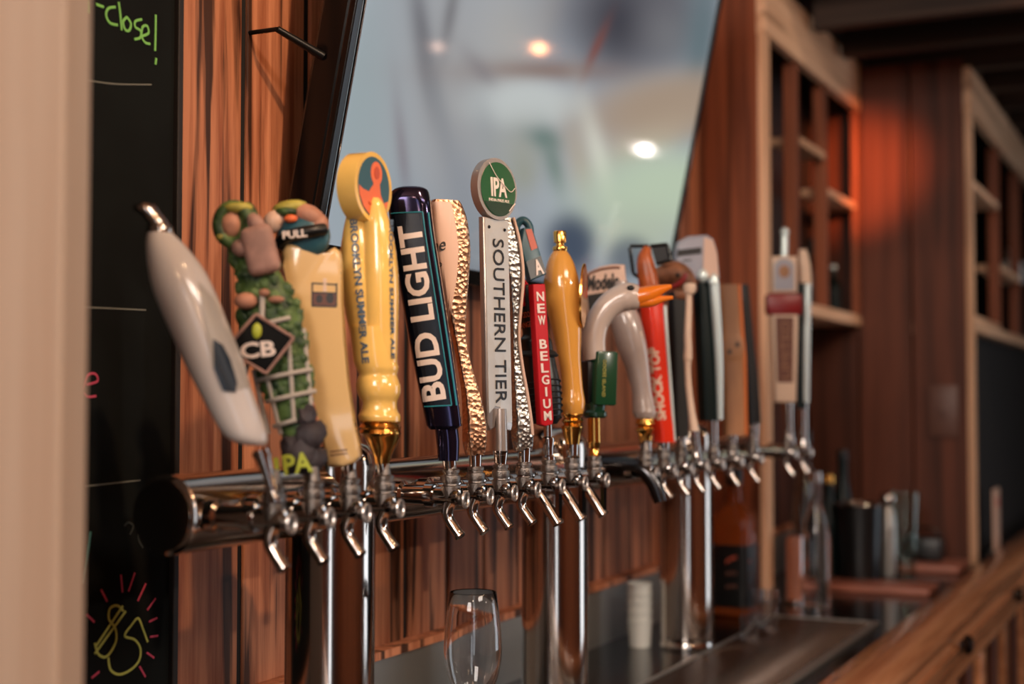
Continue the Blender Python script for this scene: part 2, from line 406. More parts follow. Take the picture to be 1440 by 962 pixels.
while xx < x1-.012:
    o = link('rib', rm, t); o.location = (xx-1.6, (y0+y1)/2-.55+.003, 0); xx += .0142
# bar front rail (varnished wood) with rounded nose, apron, posts, knobs
t = empty('bar', (1.0, .38, ZF), 'honey varnished wooden bar edge with rounded nose running to the right', 'bar')
nose = [(.425, -.372), (.425, -.345), (.415, -.337), (.385, -.336), (.362, -.338), (.350, -.346), (.346, -.358), (.349, -.368), (.356, -.376), (.352, -.384), (.352, -.386)]
nose = nose + [(.425, -.386)]
bm = B()
rings = [[Vector((x-1.0, y-.38, z-ZF)) for y, z in nose] for x in (-.2, 6.9)]
rings_to_bm(bm, rings)
obj('rail', bm, M['bar_wood'], t, angle=50)
obj('apron', box(B(), (3.35-1, .356-.38, -.408-ZF), (7.1, .022, .046), .002), M['bar_wood'], t, smooth=False)
for i in range(24):
    x = .7+i*.16
    obj('post', box(B(), (x-1, .360-.38, (-.431+ZF)/2-ZF), (.05, .016, -.431-ZF), .003), M['bar_wood'] if i % 2 == 0 else M['cab_wood'], t, smooth=False)
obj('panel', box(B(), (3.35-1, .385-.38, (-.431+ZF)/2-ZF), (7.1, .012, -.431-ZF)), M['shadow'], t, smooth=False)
for px, py in ((1350, 906), (1424, 836)):
    p = at(px, py, .345)
    bm = B(); lathe(bm, [(.007, 0), (.007, .004), (.014, .006), (.016, .012), (.012, .018), (.004, .020)], 20, Matrix.Translation((p.x-1, -.035, p.z-ZF)) @ Matrix.Rotation(PI/2, 4, 'X'))
    obj('knob', bm, M['steel_dark'], t)
# near left post (board projecting from the wall)
t = obj('post', box(B(), (0, 0, 0), (.022, .235, 1.5), .002), M['post'], None, smooth=False); t.location = (.598, .6745, ZC+.7505)
t.name = 'wooden_post'; tag(t, 'blurred pale wooden partition board close to camera at left edge', 'post')

# ------------------------------------------------------------------ television
ax = rad(11.6)
tx0, tx1 = 1.125, 2.105
tz0 = .132
t = empty('television', ((tx0+tx1)/2, YW, .3), 'large wall television tilted forward with pale blurry shapes on its screen', 'television')
TM = Matrix.Translation((-(tx1-tx0)/2, .762-YW, tz0-.3)) @ Matrix.Rotation(ax, 4, 'X')     # local: x right, z up the screen, y into the wall
W_, H_ = tx1-tx0, .56
TMw = Matrix.Translation(t.location) @ TM; TMi = TMw.inverted()
def scr(px, py):
    n = TMw.to_3x3() @ Vector((0, 1, 0)); o0 = TMw @ Vector((0, 0, 0)); d = ray(px, py)
    p = TMi @ (d*(o0.dot(n)/d.dot(n))); return p.x, p.z
bez = .012
bm = B(); box(bm, (W_/2, .018, H_/2), (W_, .034, H_), .004, TM); obj('housing', bm, M['tv_frame'], t, smooth=False)
bm = B()
for (cx, cz, dx, dz) in [(W_/2, bez/2+.003, W_, bez+.006), (W_/2, H_-bez/2, W_, bez), (bez/2, H_/2, bez, H_-2*bez), (W_-bez/2, H_/2, bez, H_-2*bez)]:
    box(bm, (cx, -.001, cz), (dx, .008, dz), .0015, TM)
obj('bezel', bm, M['tv_frame'], t, smooth=False)
bm = B(); box(bm, (bez+.0015, -.0055, H_/2), (.0022, .003, H_-.03), .0006, TM); obj('bezel_trim', bm, M['chrome'], t, smooth=False)
# soft shapes glowing on the screen: centre, radii and turn in photo pixels, colour, strength, edge hardness
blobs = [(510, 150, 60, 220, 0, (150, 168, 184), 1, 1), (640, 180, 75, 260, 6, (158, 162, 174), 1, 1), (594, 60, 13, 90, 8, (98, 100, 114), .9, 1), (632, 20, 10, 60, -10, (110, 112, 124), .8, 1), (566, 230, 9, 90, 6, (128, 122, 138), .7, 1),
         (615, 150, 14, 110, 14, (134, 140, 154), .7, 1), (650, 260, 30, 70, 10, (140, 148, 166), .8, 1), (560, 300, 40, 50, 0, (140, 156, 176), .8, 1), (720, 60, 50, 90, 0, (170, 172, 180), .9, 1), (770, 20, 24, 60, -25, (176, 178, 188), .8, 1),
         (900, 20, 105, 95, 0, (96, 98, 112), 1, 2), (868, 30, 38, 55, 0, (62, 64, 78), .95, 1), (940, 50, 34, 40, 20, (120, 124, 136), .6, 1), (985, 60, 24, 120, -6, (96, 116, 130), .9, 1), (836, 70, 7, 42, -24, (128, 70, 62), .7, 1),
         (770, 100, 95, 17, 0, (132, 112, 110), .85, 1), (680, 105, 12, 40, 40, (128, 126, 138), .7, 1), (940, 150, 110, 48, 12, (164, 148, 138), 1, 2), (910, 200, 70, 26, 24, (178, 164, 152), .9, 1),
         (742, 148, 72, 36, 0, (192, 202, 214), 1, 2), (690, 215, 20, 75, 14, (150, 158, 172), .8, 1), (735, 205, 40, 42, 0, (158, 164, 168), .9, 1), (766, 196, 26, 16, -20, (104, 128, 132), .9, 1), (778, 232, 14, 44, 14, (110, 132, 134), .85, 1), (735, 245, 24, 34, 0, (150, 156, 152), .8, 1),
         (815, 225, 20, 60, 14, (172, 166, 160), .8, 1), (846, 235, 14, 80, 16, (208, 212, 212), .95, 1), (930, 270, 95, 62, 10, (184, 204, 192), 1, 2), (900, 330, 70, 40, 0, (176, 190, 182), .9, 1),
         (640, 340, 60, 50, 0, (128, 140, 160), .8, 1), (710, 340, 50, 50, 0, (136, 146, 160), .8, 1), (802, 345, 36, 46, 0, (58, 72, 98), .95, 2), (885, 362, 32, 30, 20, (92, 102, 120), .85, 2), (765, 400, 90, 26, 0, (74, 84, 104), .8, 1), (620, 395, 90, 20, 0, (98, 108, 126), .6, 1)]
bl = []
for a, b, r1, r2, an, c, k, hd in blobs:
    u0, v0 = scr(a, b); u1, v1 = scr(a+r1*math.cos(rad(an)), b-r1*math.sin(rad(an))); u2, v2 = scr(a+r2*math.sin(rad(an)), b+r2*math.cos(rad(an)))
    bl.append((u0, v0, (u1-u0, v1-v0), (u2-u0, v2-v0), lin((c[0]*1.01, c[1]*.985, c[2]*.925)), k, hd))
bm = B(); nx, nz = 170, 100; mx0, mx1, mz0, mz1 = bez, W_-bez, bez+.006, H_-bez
cl = bm.verts.layers.float_color.new('picture')  # holds the colours of the soft shapes on the screen
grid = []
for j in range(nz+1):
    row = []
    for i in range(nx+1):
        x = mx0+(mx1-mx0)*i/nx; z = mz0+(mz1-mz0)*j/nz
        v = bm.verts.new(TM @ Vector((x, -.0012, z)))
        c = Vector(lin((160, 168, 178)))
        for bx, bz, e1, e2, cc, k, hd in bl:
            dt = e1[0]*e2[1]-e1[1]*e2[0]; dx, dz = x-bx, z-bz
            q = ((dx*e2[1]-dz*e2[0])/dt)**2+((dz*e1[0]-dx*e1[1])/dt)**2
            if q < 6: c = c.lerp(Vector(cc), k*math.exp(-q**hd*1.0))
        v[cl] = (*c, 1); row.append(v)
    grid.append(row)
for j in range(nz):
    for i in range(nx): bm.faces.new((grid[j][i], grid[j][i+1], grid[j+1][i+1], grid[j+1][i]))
ms = bpy.data.materials.new('tv_screen_shapes'); ms.use_nodes = True; nt = ms.node_tree; p = nt.nodes['Principled BSDF']
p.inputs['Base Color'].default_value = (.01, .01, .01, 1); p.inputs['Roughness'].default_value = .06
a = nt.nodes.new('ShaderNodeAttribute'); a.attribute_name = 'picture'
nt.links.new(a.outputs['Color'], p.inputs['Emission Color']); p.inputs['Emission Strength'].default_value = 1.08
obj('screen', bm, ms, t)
for dx in (.35, .6):
    bm = B(); box(bm, (dx*W_, .045, H_*.5), (.05, .03, .2), .002, TM); obj('mount_arm', bm, M['black'], t, smooth=False)
# lamps out of frame that the glossy screen mirrors
nW = (TMw.to_3x3() @ Vector((0, 1, 0))).normalized(); oW = TMw @ Vector((0, 0, 0))
def mirror_lamp(px, py, dist, r, e, col, nm):
    d = ray(px, py); hit = d*(oW.dot(nW)/d.dot(nW)); dn = d.normalized(); rr = dn-nW*2*dn.dot(nW)
    point(nm, hit+rr*dist, e, col, r)
mirror_lamp(757, 68, 1.5, .012, .32, (1.0, .36, .14), 'pendant_lamp_orange')
mirror_lamp(905, 210, 1.6, .011, .55, (1.0, .86, .78), 'pendant_lamp_white')
mirror_lamp(614, 66, 1.9, .011, .06, (1.0, .6, .45), 'pendant_lamp_small')
# rod / cable stub beside the television
p0, p1 = at(390, 41, YW-.03), at(454, 79, YW-.055)
t = empty('wall_bracket_rod', p0, 'short black metal rod sticking out of the wall left of the television', 'bracket')
bm = B(); cyl(bm, (0, 0, 0), p1-p0, .0032, .0042, 10); obj('rod', bm, M['black'], t)
bm = B(); cyl(bm, (0, 0, 0), (0, .032, 0), .0022, .0022, 10); obj('stem', bm, M['black'], t)

# ------------------------------------------------------------------ beer tower
ZR, YR = -.0835, .67
t = empty('beer_tower', (1.494, YR, ZC), 'long polished steel pipe tower on three round columns carrying all taps', 'beer tower')
bm = B()
prof = [(.020, 0), (.026, .001), (.029, .004), (.029, 1.400), (.026, 1.403), (.01, 1.405)]
lathe(bm, prof, 64, Matrix.Translation((.809-1.494, 0, ZR-ZC)) @ Matrix.Rotation(PI/2, 4, 'Y'))
obj('rail', bm, M['tower'], t)
bm = B(); cyl(bm, (.8075-1.494, 0, ZR-ZC), (.8095-1.494, 0, ZR-ZC), .0255, .0255, 40); obj('end_cap', bm, M['tower'], t)
for x in (1.027, 1.494, 1.955):
    bm = B(); lathe(bm, [(.036, .004), (.038, .008), (.038, .300), (.037, .308), (.033, .316), (.02, .322), (.004, .324)], 56, Matrix.Translation((x-1.494, 0, 0)))
    c = obj('column', bm, M['tower'], t)
    bm = B(); lathe(bm, [(.0388, .0005), (.0396, .002), (.0396, .006), (.039, .009), (.0384, .011)], 56, Matrix.Translation((x-1.494, 0, 0)))
    obj('base_flange', bm, M['chrome'], c)

# ------------------------------------------------------------------ faucets
def faucet(kind='curved'):
    r = empty('beer_faucet', (0, 0, 0))
    Mx = Matrix.Rotation(PI/2, 4, 'X')           # z -> -y
    bm = B(); lathe(bm, [(.008, -.058), (.0118, -.056), (.0118, -.047), (.0088, -.045), (.0088, -.024), (.0106, -.023), (.0106, -.015), (.008, -.014)], 28, Mx); obj('shank', bm, M['chrome'], r)
    bm = B(); lathe(bm, [(.0055, -.016), (.0078, -.014), (.0080, .005), (.0070, .009), (.0045, .010)], 24, Mx); obj('body', bm, M['chrome'], r)
    bm = B(); lathe(bm, [(.0078, -.002), (.0084, .001), (.0084, .0085), (.0070, .009), (.0066, .0105), (.0080, .0110), (.0082, .0120), (.0082, .0165), (.0080, .0175), (.0064, .018), (.0064, .0195), (.0074, .020), (.0074, .0225), (.0050, .0235), (.0040, .030), (.0034, .034)], 28)
    obj('bonnet', bm, M['satin'], r)
    bm = B()
    tube(bm, [(.0052*math.cos(2*PI*i/24), -.0145, -.003+.0066*math.sin(2*PI*i/24)) for i in range(25)], .0013, 8, 1, cap=False)
    vc = obj('vent_cap', bm, M['ring'], r)
    bm = B(); lathe(bm, [(.0050, .009), (.0050, .0138), (.0022, .0140), (.0020, .0132), (.0003, .0132)], 20, Matrix.Translation((0, 0, -.003)) @ Mx); obj('cap_plug', bm, M['satin'], vc)
    bm = B()
    if kind == 'curved':
        tube(bm, [(0, -.001, -.002, .0066), (0, .0025, -.010, .0058), (0, .003, -.018, .0050), (0, -.002, -.026, .0046), (0, -.0085, -.034, .0046)], .006, 16)
        lathe(bm, [(.0046, 0), (.0052, .0008), (.0052, .0020), (.0042, .003)], 16, zto((0, -.0078, -.033), (0, -.0140, -.0415)))
    elif kind == 'straight':
        tube(bm, [(0, .018, .000, .0062), (0, .005, -.018, .0060), (0, -.010, -.0395, .0056)], .006, 16)
        lathe(bm, [(.0056, 0), (.0063, .0008), (.0063, .0022), (.0052, .003)], 16, zto((0, -.009, -.038), (0, -.0140, -.0457)))
        prism(bm, [(-.0045, .000), (.0045, .000), (.0032, -.034), (-.0032, -.034)], .004, Matrix.Translation((0, -.0125, -.004)))
    else:
        tube(bm, [(0, .052, .004, .0115), (0, .022, .004, .0115), (0, .002, .000, .011), (0, -.010, -.014, .0095), (0, -.018, -.036, .0075)], .006, 20)
    obj('spout', bm, M['chrome'] if kind != 'long' else M['steel_dark'], r)
    return r
G = 'beer faucets along the steel pipe'
fa, fb, fc = faucet('curved'), faucet('straight'), faucet('long')
used = set()
YF = .585
def put_faucet(px, proto, label, py=690):
    if proto not in used: o = proto; used.add(proto)
    else: o = copy_tree(proto)
    o.location = (at(px, py, YF).x, YF, ZR); tag(o, label, 'faucet', G); return o
for px, pr, lb in [
    (386, fa, 'chrome faucet under the leaning white handle, first on the pipe'),
    (441, fa, 'chrome faucet under the green lattice handle'),
    (493, fa, 'chrome faucet under the cream notched handle'),
    (541, fa, 'chrome faucet under the yellow handle with round top'),
    (634, fa, 'chrome faucet under the navy handle with white vertical lettering'),
    (669, fa, 'chrome faucet under the white handle with copper foil edge'),
    (704, fa, 'chrome faucet under the silver handle with green disc'),
    (737, fa, 'chrome faucet under the silver foil edged handle'),
    (772, fb, 'straight spout faucet under the red ribbon handle'),
    (805, fb, 'straight spout faucet under the plain amber handle'),
    (836, fb, 'straight spout faucet under the goose head handle'),
    (908, fc, 'dark thick curved faucet under the pearl grey handle'),
    (934, fa, 'chrome faucet under the orange red handle'),
    (958, fa, 'blurred chrome faucet under the black slab handle'),
    (980, fa, 'blurred chrome faucet under the thin cream stick handle'),
    (1003, fa, 'blurred chrome faucet under the tall dark green handle'),
    (1030, fa, 'blurred chrome faucet under the tan wooden handle'),
    (1058, fa, 'blurred chrome faucet under the narrow black handle'),
    (1108, fa, 'blurred chrome faucet under the handle with maroon plate'),
    (1129, fa, 'blurred chrome faucet under the last black and silver handle')]:
    put_faucet(px, pr, lb)
fc.rotation_euler.z = 0

# ------------------------------------------------------------------ tap handles: a frame whose x runs across, z up, y away; lengths in photo pixels at that distance
ROT = rad(25.87-90)
FACEY = rad(64.13)       # turn that points a front at the bartender (-Y)
class Frame:
    def __init__(s, name, label, cat_, bx, by, Y=YF, group='tap handles along the steel pipe'):
        p = at(bx, by, Y); s.bx, s.by = bx, by; s.s = p.dot(Fv)/FPX
        s.root = empty(name, p, label, cat_, group, ROT)
    def L(s, x, y, dy=0): return Vector((x-s.bx, dy, s.by-y))
    def sec(s, S, y):
        S = s_sorted(S)
        if y >= S[0][0]: return S[0]
        for a, b in zip(S[:-1], S[1:]):
            if b[0] <= y <= a[0]:
                k = (a[0]-y)/max(a[0]-b[0], 1e-6); return tuple(u+(v-u)*k for u, v in zip(a, b))
        return S[-1]
    def ringpts(s, c, seg=28, grow=0):
        y, xl, xr, dr, n, phi, dy = c
        hw = (xr-xl)/2+grow; cx = (xr+xl)/2
        ph = rad(phi)
        if n > 2.4: a = hw/(abs(math.cos(ph))+dr*abs(math.sin(ph)))
        elif abs(dr-1) > .01: a = hw/math.sqrt(math.cos(ph)**2+(dr*math.sin(ph))**2)
        else: a = hw
        b = a*dr; out = []
        for i in range(seg):
            th = 2*PI*i/seg
            cu, su = math.cos(th), math.sin(th)
            u = a*math.copysign(abs(cu)**(2/n), cu); v = b*math.copysign(abs(su)**(2/n), su)
            out.append((cx+u*math.cos(ph)-v*math.sin(ph), dy+u*math.sin(ph)+v*math.cos(ph)))
        mn, mx = min(p[0] for p in out), max(p[0] for p in out); k = 2*hw/(mx-mn)
        out = [(cx+(p[0]-cx)*k, p[1]) for p in out]
        return out
    def loft(s, bm, S, k=5, seg=28):
        S = smooth_sections(S, k)
        rings = []
        for c in S: rings.append([s.L(x, c[0], dy) for x, dy in s.ringpts(c, seg)])
        rings_to_bm(bm, rings)
        return S
    def depth(s, S, x, y, eps=.6):
        if isinstance(S, dict): return min(s.depth(q, x, y, 0) for q in S['all'] if q[-1][0] <= y <= q[0][0])-eps
        c = s.sec(S, y); P = s.ringpts(c, 48); best = None
        xs = [p[0] for p in P]; x = min(max(x, min(xs)+.05), max(xs)-.05)
        for (xa, ya), (xb, yb) in zip(P, P[1:]+P[:1]):
            if (xa-x)*(xb-x) <= 0 and xa != xb:
                v = ya+(yb-ya)*(x-xa)/(xb-xa)
                if best is None or v < best: best = v
        return (best if best is not None else c[6])-eps
    def decal(s, S, poly, eps=.7, cuts=3, thick=.8):
        bm = B()
        vs = [bm.verts.new((x, 0, y)) for x, y in poly]
        bm.faces.new(vs); bmesh.ops.triangulate(bm, faces=bm.faces[:])
        for _ in range(cuts): bmesh.ops.subdivide_edges(bm, edges=[e for e in bm.edges if e.calc_length() > 6], cuts=1, use_grid_fill=True); bmesh.ops.triangulate(bm, faces=bm.faces[:])
        for v in bm.verts:
            x, y = v.co.x, v.co.z; v.co = s.L(x, y, s.depth(S, x, y, eps))
        bmesh.ops.solidify(bm, geom=bm.faces[:], thickness=thick*.5)
        return bm
    def text(s, S, txt, p0, p1, h, eps=1.0, bold=.02, flatY=None, M4=None, font_shear=0):
        """lettering running from p0 to p1 (photo px, baseline), h px tall, laid on loft S (or on a plane)"""
        me = text_mesh(txt, bold, font_shear)
        bm = B(); bm.from_mesh(me); bpy.data.meshes.remove(me)
        xs = [v.co.x for v in bm.verts]; ys = [v.co.y for v in bm.verts]
        x0, x1, y0, y1 = min(xs), max(xs), min(ys), max(ys)
        d = Vector(p1)-Vector(p0); Ln = d.length; d.normalize(); up = Vector((d.y, -d.x))   # up is to the left of reading direction (image y down)
        if S is not None:
            for _ in range(3):
                bmesh.ops.triangulate(bm, faces=[g for g in bm.faces if len(g.verts) > 3])
                bmesh.ops.subdivide_edges(bm, edges=[e for e in bm.edges if e.calc_length()*Ln/(x1-x0) > 6], cuts=1)
        for v in bm.verts:
            a = (v.co.x-x0)/(x1-x0)*Ln; b = (v.co.y-y0)/(y1-y0)*h; top_ = v.co.z > 0
            q = Vector(p0)+d*a+up*b
            if M4 is not None: v.co = M4 @ Vector((q.x, -eps if top_ else 0, q.y))
            else:
                dy = s.depth(S, q.x, q.y, 0) if S is not None else flatY
                v.co = s.L(q.x, q.y, dy-(eps if top_ else -.2))
        return bm
    def M(s, x, y, phi=0, lean=0, dy=0):
        return Matrix.Translation(s.L(x, y, dy)) @ Matrix.Rotation(-rad(lean), 4, 'Y') @ Matrix.Rotation(rad(phi), 4, 'Z')
    def build(s, name, bm, m, parent=None, **k):
        return obj(name, bm, m, parent or s.root, scale=s.s, **k)
    def ferrule(s, x0, y0, x1, y1, r0=6, r1=9, m='chrome', nm='ferrule'):
        bm = B(); a, b = s.L(x0, y0), s.L(x1, y1); Ln = (b-a).length
        lathe(bm, [(r0*1.25, 0), (r0*1.35, Ln*.10), (r0, Ln*.2), (r0*1.05, Ln*.5), (r1*.95, Ln*.92), (r1, Ln)], 24, zto(a, b))
        return s.build(nm, bm, M[m])
def s_sorted(S): return S
def smooth_sections(S, k):
    S = [tuple(c)+(1, 2, 0, 0)[len(c)-3:] if len(c) < 7 else tuple(c) for c in S]
    return cat(S, k) if k > 1 else S
def text_mesh(txt, bold=.02, shear=0):
    cu = bpy.data.curves.new('lettering', 'FONT'); cu.body = txt; cu.size = 1; cu.offset = bold; cu.extrude = .02; cu.shear = shear; cu.resolution_u = 3
    ob = bpy.data.objects.new('lettering', cu); C.objects.link(ob)
    me = bpy.data.meshes.new_from_object(ob.evaluated_get(bpy.context.evaluated_depsgraph_get()))
    bpy.data.objects.remove(ob); bpy.data.curves.remove(cu)
    return me
def sec(*rows, dr=1, n=2, phi=0, dy=0):
    return [tuple(r)+(dr, n, phi, dy)[len(r)-3:] if len(r) < 7 else r for r in rows]
CAT = 'tap handle'

# 1 leaning white handle ------------------------------------------------
f = Frame('tap_handle', 'fat glossy white handle leaning far left with metal tip', CAT, 388, 706, Y=.575)
f.ferrule(388, 706, 366, 634, 7, 12)
bm = B(); ico(bm, f.L(372, 640), 9, 2); ico(bm, f.L(360, 640), 6, 2); f.build('collar', bm, M['chrome'])
S = f.loft(bm := B(), sec((626, 343, 373), (618, 322, 376), (600, 306, 372), (560, 284, 357), (510, 258, 338), (460, 234, 320), (410, 213, 300), (375, 205, 282), (345, 202, 258), (325, 204, 238), (316, 208, 230)))
f.build('body', bm, M['white'])
S2 = f.loft(bm := B(), sec((326, 203, 240), (318, 202, 238), (313, 203, 233), (308, 199, 230), (302, 195, 225), (296, 186, 220), (291, 182, 217), (286, 184, 212)))
f.build('finial', bm, M['chrome'])
f.build('badge', f.decal(S, [(284, 398), (302, 420), (322, 462), (340, 505), (352, 545), (340, 548), (322, 530), (306, 520), (298, 480), (296, 440)], 1.6), M['grey_rod'])
f.build('badge_emblem', f.decal(S, [(306, 478), (318, 486), (328, 506), (338, 538), (337, 552), (320, 550), (308, 520)], 3.2), M['emblem'])

# 2 green lattice handle -------------------------------------------------
f = Frame('tap_handle', 'sculpted green hop handle with white lattice and black diamond sign', CAT, 442, 695, Y=.592)
f.ferrule(442, 695, 434, 662, 7, 11)
S = f.loft(bm := B(), sec((660, 408, 446), (620, 398, 446), (560, 376, 438), (500, 354, 430), (450, 338, 422), (420, 332, 412), (390, 334, 396), (360, 324, 380), (335, 322, 364), (318, 326, 352), dr=.6))
f.build('core', bm, M['leaf'])
bm = B()
for i in range(210):
    y = random.uniform(335, 570); c = f.sec(S, y); P = f.ringpts(c, 40); q = P[random.choice(range(18, 42)) % 40]
    r = random.uniform(5, 9)
    ico(bm, f.L(q[0], y, q[1]), (r, r*.7, r*1.1), 1)
for nm in [('hop_scales')]: f.build(nm, bm, M['leaf'])['kind'] = 'stuff'
bm = B(); Mt = f.M(374, 352, 0, 14, -26); box(bm, (-6, 0, 0), (46, 24, 70), 11, Mt, 3); ico(bm, f.L(341, 350, -22), (15, 12, 13), 2); ico(bm, f.L(362, 318, -20), (12, 11, 20), 2, Matrix.Rotation(-.5, 4, 'Y'))
f.build('torso', bm, M['mauve'])
bm = B(); ring = [(329+22*math.cos(a), -14, 316-26*math.sin(a)) for a in [2*PI*i/14 for i in range(15)]]
tube(bm, [tuple(f.L(x, z, d)) for x, d, z in ring], 9, 10, 2, cap=False); ico(bm, f.L(346, 316, -6), (18, 12, 34), 2); f.build('hood', bm, M['leaf'])
bm = B(); ico(bm, f.L(332, 292, -12), (24, 14, 9), 2); ico(bm, f.L(311, 334, -16), (8, 8, 7), 2); f.build('cap', bm, M['leaf_pale'])
bm = B(); ico(bm, f.L(324, 316, -14), (15, 10, 20), 2); f.build('rosette', bm, M['flesh'])
bm = B(); ico(bm, f.L(350, 425, -34), (17, 12, 12), 2); ico(bm, f.L(376, 414, -36), (8, 8, 6), 2); ico(bm, f.L(392, 423, -34), (12, 7, 5), 2)
f.build('fruit', bm, M['flesh'])
bm = B(); cyl(bm, f.L(373, 418, -34), f.L(373, 452, -36), 4, 4, 10); f.build('stalk', bm, M['grey_rod'])
def rod(bm, x0, y0, x1, y1, r=3.2, e=5):
    tube(bm, [tuple(f.L(x0+(x1-x0)*k/6, y0+(y1-y0)*k/6, f.depth(S, x0+(x1-x0)*k/6, y0+(y1-y0)*k/6, e))) for k in range(7)], r, 8, 2)
for (a, b, c, d) in [(360, 462, 344, 530), (356, 520, 378, 610), (378, 530, 396, 610), (408, 470, 416, 590), (426, 462, 440, 585), (312, 428, 336, 458)]:
    bm = B(); rod(bm, *((a, b, c, d) if (a, b) != (312, 428) else (334, 470, 340, 500)), r=3.2); f.build('lattice_rod', bm, M['grey_rod'])
for (a, b, c, d) in [(360, 536, 438, 520), (376, 565, 444, 550), (386, 600, 420, 590), (372, 458, 410, 448)]:
    bm = B(); rod(bm, a, b, c, d, 3.4, 8); f.build('lattice_rail', bm, M['grey_rod'])
Md = f.M(371, 484, 8, 6, -48)
dia = [(0, 40), (48, 2), (6, -43), (-46, -4)]
bm = B(); prism(bm, dia, 7, Md, 1.5); sign = f.build('diamond_sign', bm, mat('sign_black', (8, 9, 9), .6, spec=.15))
bm = B()
for (a, b) in zip(dia, dia[1:]+dia[:1]):
    cyl(bm, Md @ Vector((a[0], -1, a[1])), Md @ Vector((b[0], -1, b[1])), 2.2, 2.2, 8)
f.build('sign_frame', bm, M['mauve'], sign)
bm = f.text(None, 'CB', (-24, -14), (26, -9), 1, M4=Matrix.Identity(4)); bm.free()
def flat_text(fr, txt, Mx, x0, z0, x1, z1, bold=.02, e=1.0, vertical=0, shear=0):
    """lettering on a plane of matrix Mx; vertical -1 reads downwards, +1 reads upwards"""
    me = text_mesh(txt, bold, shear); bm = B(); bm.from_mesh(me); bpy.data.meshes.remove(me)
    xs = [v.co.x for v in bm.verts]; ys = [v.co.y for v in bm.verts]; a0, a1, b0, b1 = min(xs), max(xs), min(ys), max(ys)
    for v in bm.verts:
        a = (v.co.x-a0)/(a1-a0); b = (v.co.y-b0)/(b1-b0)
        if vertical == -1: a, b = b, 1-a
        elif vertical == 1: a, b = 1-b, a
        v.co = Mx @ Vector((x0+(x1-x0)*a, -e if v.co.z > 0 else .1, z0+(z1-z0)*b))
    return bm
f.build('lettering', flat_text(f, 'CB', Md, -26, -20, 22, 2, .03, 1.6), M['letter'], sign, smooth=False)
bm = B(); ico(bm, Md @ Vector((-1, -1, 17)), (7, 2.5, 11), 2); f.build('hop_emblem', bm, M['lime'], sign)
bm = B()
for (x, y, r) in [(425, 640, 26), (438, 612, 22), (415, 650, 18), (444, 644, 19), (434, 585, 15), (412, 628, 17), (428, 652, 16)]:
    ico(bm, f.L(x, y, -14), (r, r*.8, r), 2)
for v in bm.verts: v.co += Vector((random.uniform(-3, 3), random.uniform(-3, 3), random.uniform(-3, 3)))
f.build('stone_base', bm, M['stone'])
Mp = f.M(424, 650, 0, 8, -36)
f.build('lettering', flat_text(f, 'I', Mp, -32, -16, -26, 12, .03, 3), M['lime'], smooth=False)
f.build('lettering', flat_text(f, 'PA', Mp, -20, -14, 20, 14, .03, 3), M['lime'], smooth=False)

# 3 cream notched handle --------------------------------------------------
f = Frame('tap_handle', 'cream handle with notched top holding a dark round ornament', CAT, 493, 690)
f.ferrule(493, 690, 490, 652, 7, 11)
outl = [(462, 655), (452, 600), (438, 540), (424, 480), (410, 420), (399, 375), (396, 356), (402, 344), (414, 343), (426, 352), (437, 362), (448, 366), (456, 362), (462, 352), (470, 348), (477, 353), (479, 366), (480, 420), (484, 480), (490, 540), (498, 590), (506, 625), (508, 642), (500, 650), (484, 656)]
outl = [(x-f.bx, f.by-y) for x, y in outl]
bm = B(); prism(bm, outl, 34, Matrix.Translation((0, -17, 0)), 6); f.build('body', bm, M['cream'])
Mt = Matrix.Translation((0, -17.4, 0))
fx = lambda x: x-f.bx
fz = lambda y: f.by-y
bm = B()
for a in [((440, 399), (474, 401)), ((440, 412), (474, 413)), ((440, 431), (474, 432)), ((440, 398), (440, 432)), ((474, 399), (474, 432))]:
    (xa, ya), (xb, yb) = a; w_ = 1.1
    if abs(xb-xa) > 3: prism(bm, [(fx(xa), fz(ya)-w_), (fx(xb), fz(yb)-w_), (fx(xb), fz(yb)+w_), (fx(xa), fz(ya)+w_)], .6, Mt)
    else: prism(bm, [(fx(xa)-w_, fz(ya)), (fx(xb)-w_, fz(yb)), (fx(xb)+w_, fz(yb)), (fx(xa)+w_, fz(ya))], .6, Mt)
prism(bm, ell(4.5, 6, 14, fx(450), fz(421)), .8, Mt); prism(bm, ell(5.5, 7.5, 14, fx(465), fz(420)), .8, Mt)
f.build('pictogram', bm, M['dark_print'], smooth=False)
bm = B(); prism(bm, [(fx(441), fz(430)), (fx(473), fz(431)), (fx(473), fz(413)), (fx(441), fz(412))], .3, Matrix.Translation((0, -17.2, 0))); f.build('pictogram_panel', bm, M['brown_panel'], smooth=False)
bm = B(); prism(bm, [(fx(455), fz(411)), (fx(460), fz(411)), (fx(460), fz(392)), (fx(455), fz(392))], .5, Mt); f.build('pictogram_bar', bm, M['cream_matte'], smooth=False)
bm = B()
for y in (636, 641): prism(bm, [(fx(466), fz(y)), (fx(490), fz(y-3)), (fx(490), fz(y-5)), (fx(466), fz(y-2))], .6, Mt)
f.build('fine_print', bm, M['brown_panel'], smooth=False)
bm = B(); ico(bm, f.L(424, 330, 8), (38, 26, 36), 3); f.build('globe', bm, M['teal'])
bm = B(); tube(bm, [tuple(f.L(*p)) for p in [(392, 344, -8), (402, 335, -18), (420, 330, -24), (440, 326, -20), (455, 322, -8)]], 9, 12, 5); bnd = f.build('band', bm, M['black'])
f.build('lettering', flat_text(f, 'PULL', f.M(418, 331, 0, 6, -30), -18, -6, 16, 5, .03, 3), M['letter'], bnd, smooth=False)
bm = B(); ico(bm, f.L(432, 302, 2), (26, 18, 16), 2, Matrix.Rotation(.5, 4, 'Y')); ico(bm, f.L(447, 316, 0), (14, 14, 18), 2); f.build('petal', bm, M['flesh'])
